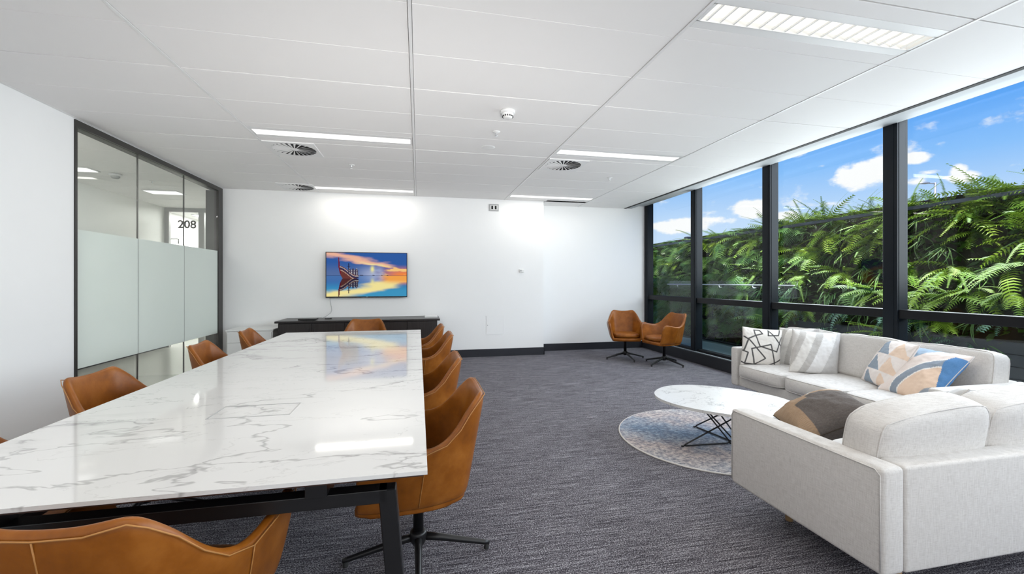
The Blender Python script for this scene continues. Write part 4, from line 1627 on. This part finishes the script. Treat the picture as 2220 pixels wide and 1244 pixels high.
def fern_frond(seed, length=0.50, pairs=20, width=0.075, droop=1.1):
    rnd = random.Random(seed)
    polys = []
    for k in range(pairs):
        t = 0.12 + 0.86 * k / (pairs - 1)
        p, a = frond_curve(length, droop, t)
        w = width * (0.35 + 0.65 * math.sin(PI * min(1, 0.18 + 0.80 * t))) * rnd.uniform(0.85, 1.1)
        f = Vector((0, math.cos(a), math.sin(a)))
        hw = length / pairs * 0.27
        for s in (-1, 1):
            tip = p + Vector((s * w, 0, -0.22 * w)) + f * (0.35 * w)
            mid = p + Vector((s * w * 0.5, 0, 0.05 * w)) + f * (0.17 * w)
            polys.append([tuple(p - f * hw), tuple(mid - f * hw * 0.8), tuple(tip), tuple(mid + f * hw * 0.8), tuple(p + f * hw)])
    prev = None
    for k in range(9):
        p, a = frond_curve(length, droop, k / 8)
        if prev is not None:
            polys.append([tuple(prev + Vector((-0.003, 0, 0))), tuple(prev + Vector((0.003, 0, 0))), tuple(p + Vector((0.002, 0, 0))), tuple(p + Vector((-0.002, 0, 0)))])
        prev = p
    return polys


def split_leaf(seed, length=0.20, width=0.16, lobes=6, stem=0.12):
    rnd = random.Random(seed)
    polys = []
    droop = 1.2
    L = stem + length
    prev = None
    for k in range(7):
        p, a = frond_curve(L, droop, k / 6)
        if prev is not None:
            polys.append([tuple(prev + Vector((-0.004, 0, 0))), tuple(prev + Vector((0.004, 0, 0))), tuple(p + Vector((0.003, 0, 0))), tuple(p + Vector((-0.003, 0, 0)))])
        prev = p
    for k in range(lobes):
        t = (stem + length * (0.08 + 0.86 * k / (lobes - 1))) / L
        p, a = frond_curve(L, droop, t)
        f = Vector((0, math.cos(a), math.sin(a)))
        w = width * math.sin(PI * (0.25 + 0.62 * k / (lobes - 1))) * rnd.uniform(0.9, 1.1)
        hw = length / lobes * 0.40
        for s in (-1, 1):
            d = Vector((s, 0, -0.25)) + f * (0.15 + 0.5 * k / lobes)
            m1 = p + d * w * 0.55
            tip = p + d * w
            polys.append([tuple(p - f * hw), tuple(m1 - f * hw * 0.75), tuple(tip - f * hw * 0.25), tuple(tip + f * hw * 0.3), tuple(m1 + f * hw * 0.5), tuple(p + f * hw)])
    return polys


def strap_leaf(seed, length=0.42, width=0.018, droop=1.9):
    rnd = random.Random(seed)
    polys = []
    n = 8
    side = rnd.uniform(-0.12, 0.12)
    pts = []
    for k in range(n + 1):
        t = k / n
        p, a = frond_curve(length, droop, t)
        p.x += side * t * t
        w = width * (0.6 + 0.4 * math.sin(PI * t)) * (1 - t ** 4) / 2 + 0.0008
        pts.append((p, w))
    for (p, w), (q, x) in zip(pts, pts[1:]):
        polys.append([(p.x - w, p.y, p.z), (p.x + w, p.y, p.z), (q.x + x, q.y, q.z), (q.x - x, q.y, q.z)])
    return polys


FR = {
    'fern': [leaf_mesh('frond', fern_frond(k, *a), 'leaf_fern') for k, a in enumerate(((0.46, 13, 0.095, 0.9), (0.52, 15, 0.085, 0.7), (0.62, 26, 0.030, 0.6)))],
    'split': [leaf_mesh('leaf', split_leaf(k + 10, 0.15 + 0.025 * k, 0.10 + 0.015 * k, 6 + k), 'leaf_split') for k in range(3)],
    'strap': [leaf_mesh('leaf', strap_leaf(k + 20, 0.30 + 0.06 * k, 0.011 + 0.002 * k, 1.5 + 0.4 * k), 'leaf_strap') for k in range(3)],
    'blue': [leaf_mesh('frond', fern_frond(k + 30, 0.28 + 0.06 * k, 9 + k, 0.055, 1.3), 'leaf_blue') for k in range(3)],
}
PLANT = {
    'fern': ('sword_fern', 'fern', 'yellow-green sword fern with long toothed fronds on the planted wall', 12, 'sword ferns on the planted wall'),
    'split': ('split_leaf_philodendron', 'plant', 'glossy split-leaf philodendron on the planted wall', 10, 'philodendrons on the planted wall'),
    'strap': ('spider_plant', 'plant', 'spider plant with thin arching strap leaves on the planted wall', 16, 'spider plants on the planted wall'),
    'blue': ('blue_fern', 'fern', 'blue-green lobed fern hanging low on the planted wall', 11, 'blue ferns on the planted wall'),
}


BAYS = [(7.95, 99, 'leftmost'), (6.05, 7.95, 'second'), (4.15, 6.05, 'third'), (-99, 4.15, 'rightmost')]
ROWN = ['bottom', 'second lowest', 'third lowest', 'middle', 'third highest', 'second highest', 'top', 'crest']
ORD = ['first', 'second', 'third', 'fourth', 'fifth', 'sixth', 'seventh', 'eighth', 'ninth', 'tenth', 'eleventh', 'twelfth', 'thirteenth', 'fourteenth', 'fifteenth', 'sixteenth', 'seventeenth', 'eighteenth']
SHORT = {'fern': 'yellow-green sword fern', 'split': 'split-leaf philodendron', 'strap': 'arching spider plant', 'blue': 'blue-green lobed fern'}
grown = []


def plant(kind, y, z, scale, row, rnd):
    nm, cat, lb, n, grp = PLANT[kind]
    top = row == 7
    t = thing(nm, None, cat, (GX + rnd.uniform(0.0, 0.06), y, z), 0, grp if not top else grp.replace('on the', 'along the top of the'))
    for k in range(n):
        me = FR[kind][rnd.randrange(3)]
        o = link_mesh(me.name.split('.')[0], me, None, t)
        if top:
            az = rnd.uniform(0, 2 * PI)
            el = rnd.uniform(0.5, 1.35)
        else:
            az = PI / 2 + rnd.uniform(-1.25, 1.25)          # leave the wall towards -x
            el = rnd.uniform(-0.55, 0.75)
        o.rotation_euler = (el, rnd.uniform(-0.5, 0.5), az)
        s = scale * rnd.uniform(0.7, 1.15)
        o.scale = (s, s, s)
    grown.append((t, kind, y, row))


rnd = random.Random(11)
for iy in range(28):
    y = 2.75 + iy * 0.245
    far = y > 6.6
    for iz in range(7):
        z = 0.30 + iz * 0.285 + rnd.uniform(-0.07, 0.07)
        if z < (0.62 if y < 6.05 else 0.45):
            continue
        yy = y + rnd.uniform(-0.10, 0.10)
        if far or (y > 5.6 and rnd.random() < 0.5):
            kind = 'split' if rnd.random() < 0.85 else 'fern'
        elif z < 1.1:
            kind = rnd.choice(['blue', 'blue', 'strap', 'fern'])
        else:
            kind = rnd.choice(['fern', 'fern', 'strap', 'strap', 'split' if y > 4.6 else 'fern'])
        plant(kind, yy, z, rnd.uniform(0.65, 1.0) * (1.0 if kind != 'split' else 1.35), iz, rnd)
for iy in range(34):
    y = 2.75 + iy * 0.205 + rnd.uniform(-0.1, 0.1)
    kind = 'split' if y > 5.9 and rnd.random() < 0.85 else 'fern'
    plant(kind, y, 2.06, rnd.uniform(0.60, 1.0), 7, rnd)
count = {}
for t, kind, y, row in sorted(grown, key=lambda g: -g[2]):              # far ones stand further left
    bay_ = next(b[2] for b in BAYS if b[0] <= y < b[1])
    k = (kind, bay_, row)
    count[k] = count.get(k, 0) + 1
    if row == 7:
        t['label'] = '%s %s from left rising over the rail, %s window bay' % (ORD[count[k] - 1], SHORT[kind], bay_)
    else:
        t['label'] = '%s %s from left, %s plant row, %s window bay' % (ORD[count[k] - 1], SHORT[kind], ROWN[row], bay_)

# leaf mass behind the single plants: nobody could count it
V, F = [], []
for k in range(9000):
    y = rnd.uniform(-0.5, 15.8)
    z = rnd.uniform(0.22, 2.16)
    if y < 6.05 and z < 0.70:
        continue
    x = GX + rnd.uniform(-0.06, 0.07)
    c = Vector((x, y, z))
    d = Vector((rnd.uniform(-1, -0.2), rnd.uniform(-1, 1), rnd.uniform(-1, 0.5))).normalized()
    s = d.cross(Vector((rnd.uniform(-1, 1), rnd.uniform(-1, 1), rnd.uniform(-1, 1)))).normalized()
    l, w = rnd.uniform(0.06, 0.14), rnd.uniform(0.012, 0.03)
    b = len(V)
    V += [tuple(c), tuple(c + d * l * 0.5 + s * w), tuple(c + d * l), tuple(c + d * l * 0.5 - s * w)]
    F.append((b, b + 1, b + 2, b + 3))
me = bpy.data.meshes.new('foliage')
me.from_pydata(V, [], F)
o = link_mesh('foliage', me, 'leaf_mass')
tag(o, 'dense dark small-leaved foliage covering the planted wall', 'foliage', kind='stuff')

# street lamp far beyond the planted wall
sl = thing('street_lamp', 'distant grey street lamp rising behind the planted wall', 'street lamp', (23.3, 15.4, -4))
tube('pole', [(0, 0, 0), (0, 0, 9.85)], [0.06, 0.045], 'lamp_metal', sl, 8)
dx, dy = -math.cos(YAW), math.sin(YAW)
tube('bracket_arm', [(0, 0, 9.8), (dx * 0.30, dy * 0.30, 9.82)], 0.03, 'lamp_metal', sl, 8)
tube('lamp_head', [(dx * 0.25, dy * 0.25, 9.83), (dx * 0.45, dy * 0.45, 9.84), (dx * 0.75, dy * 0.75, 9.80)], [0.03, 0.07, 0.03], 'lamp_metal', sl, 8)
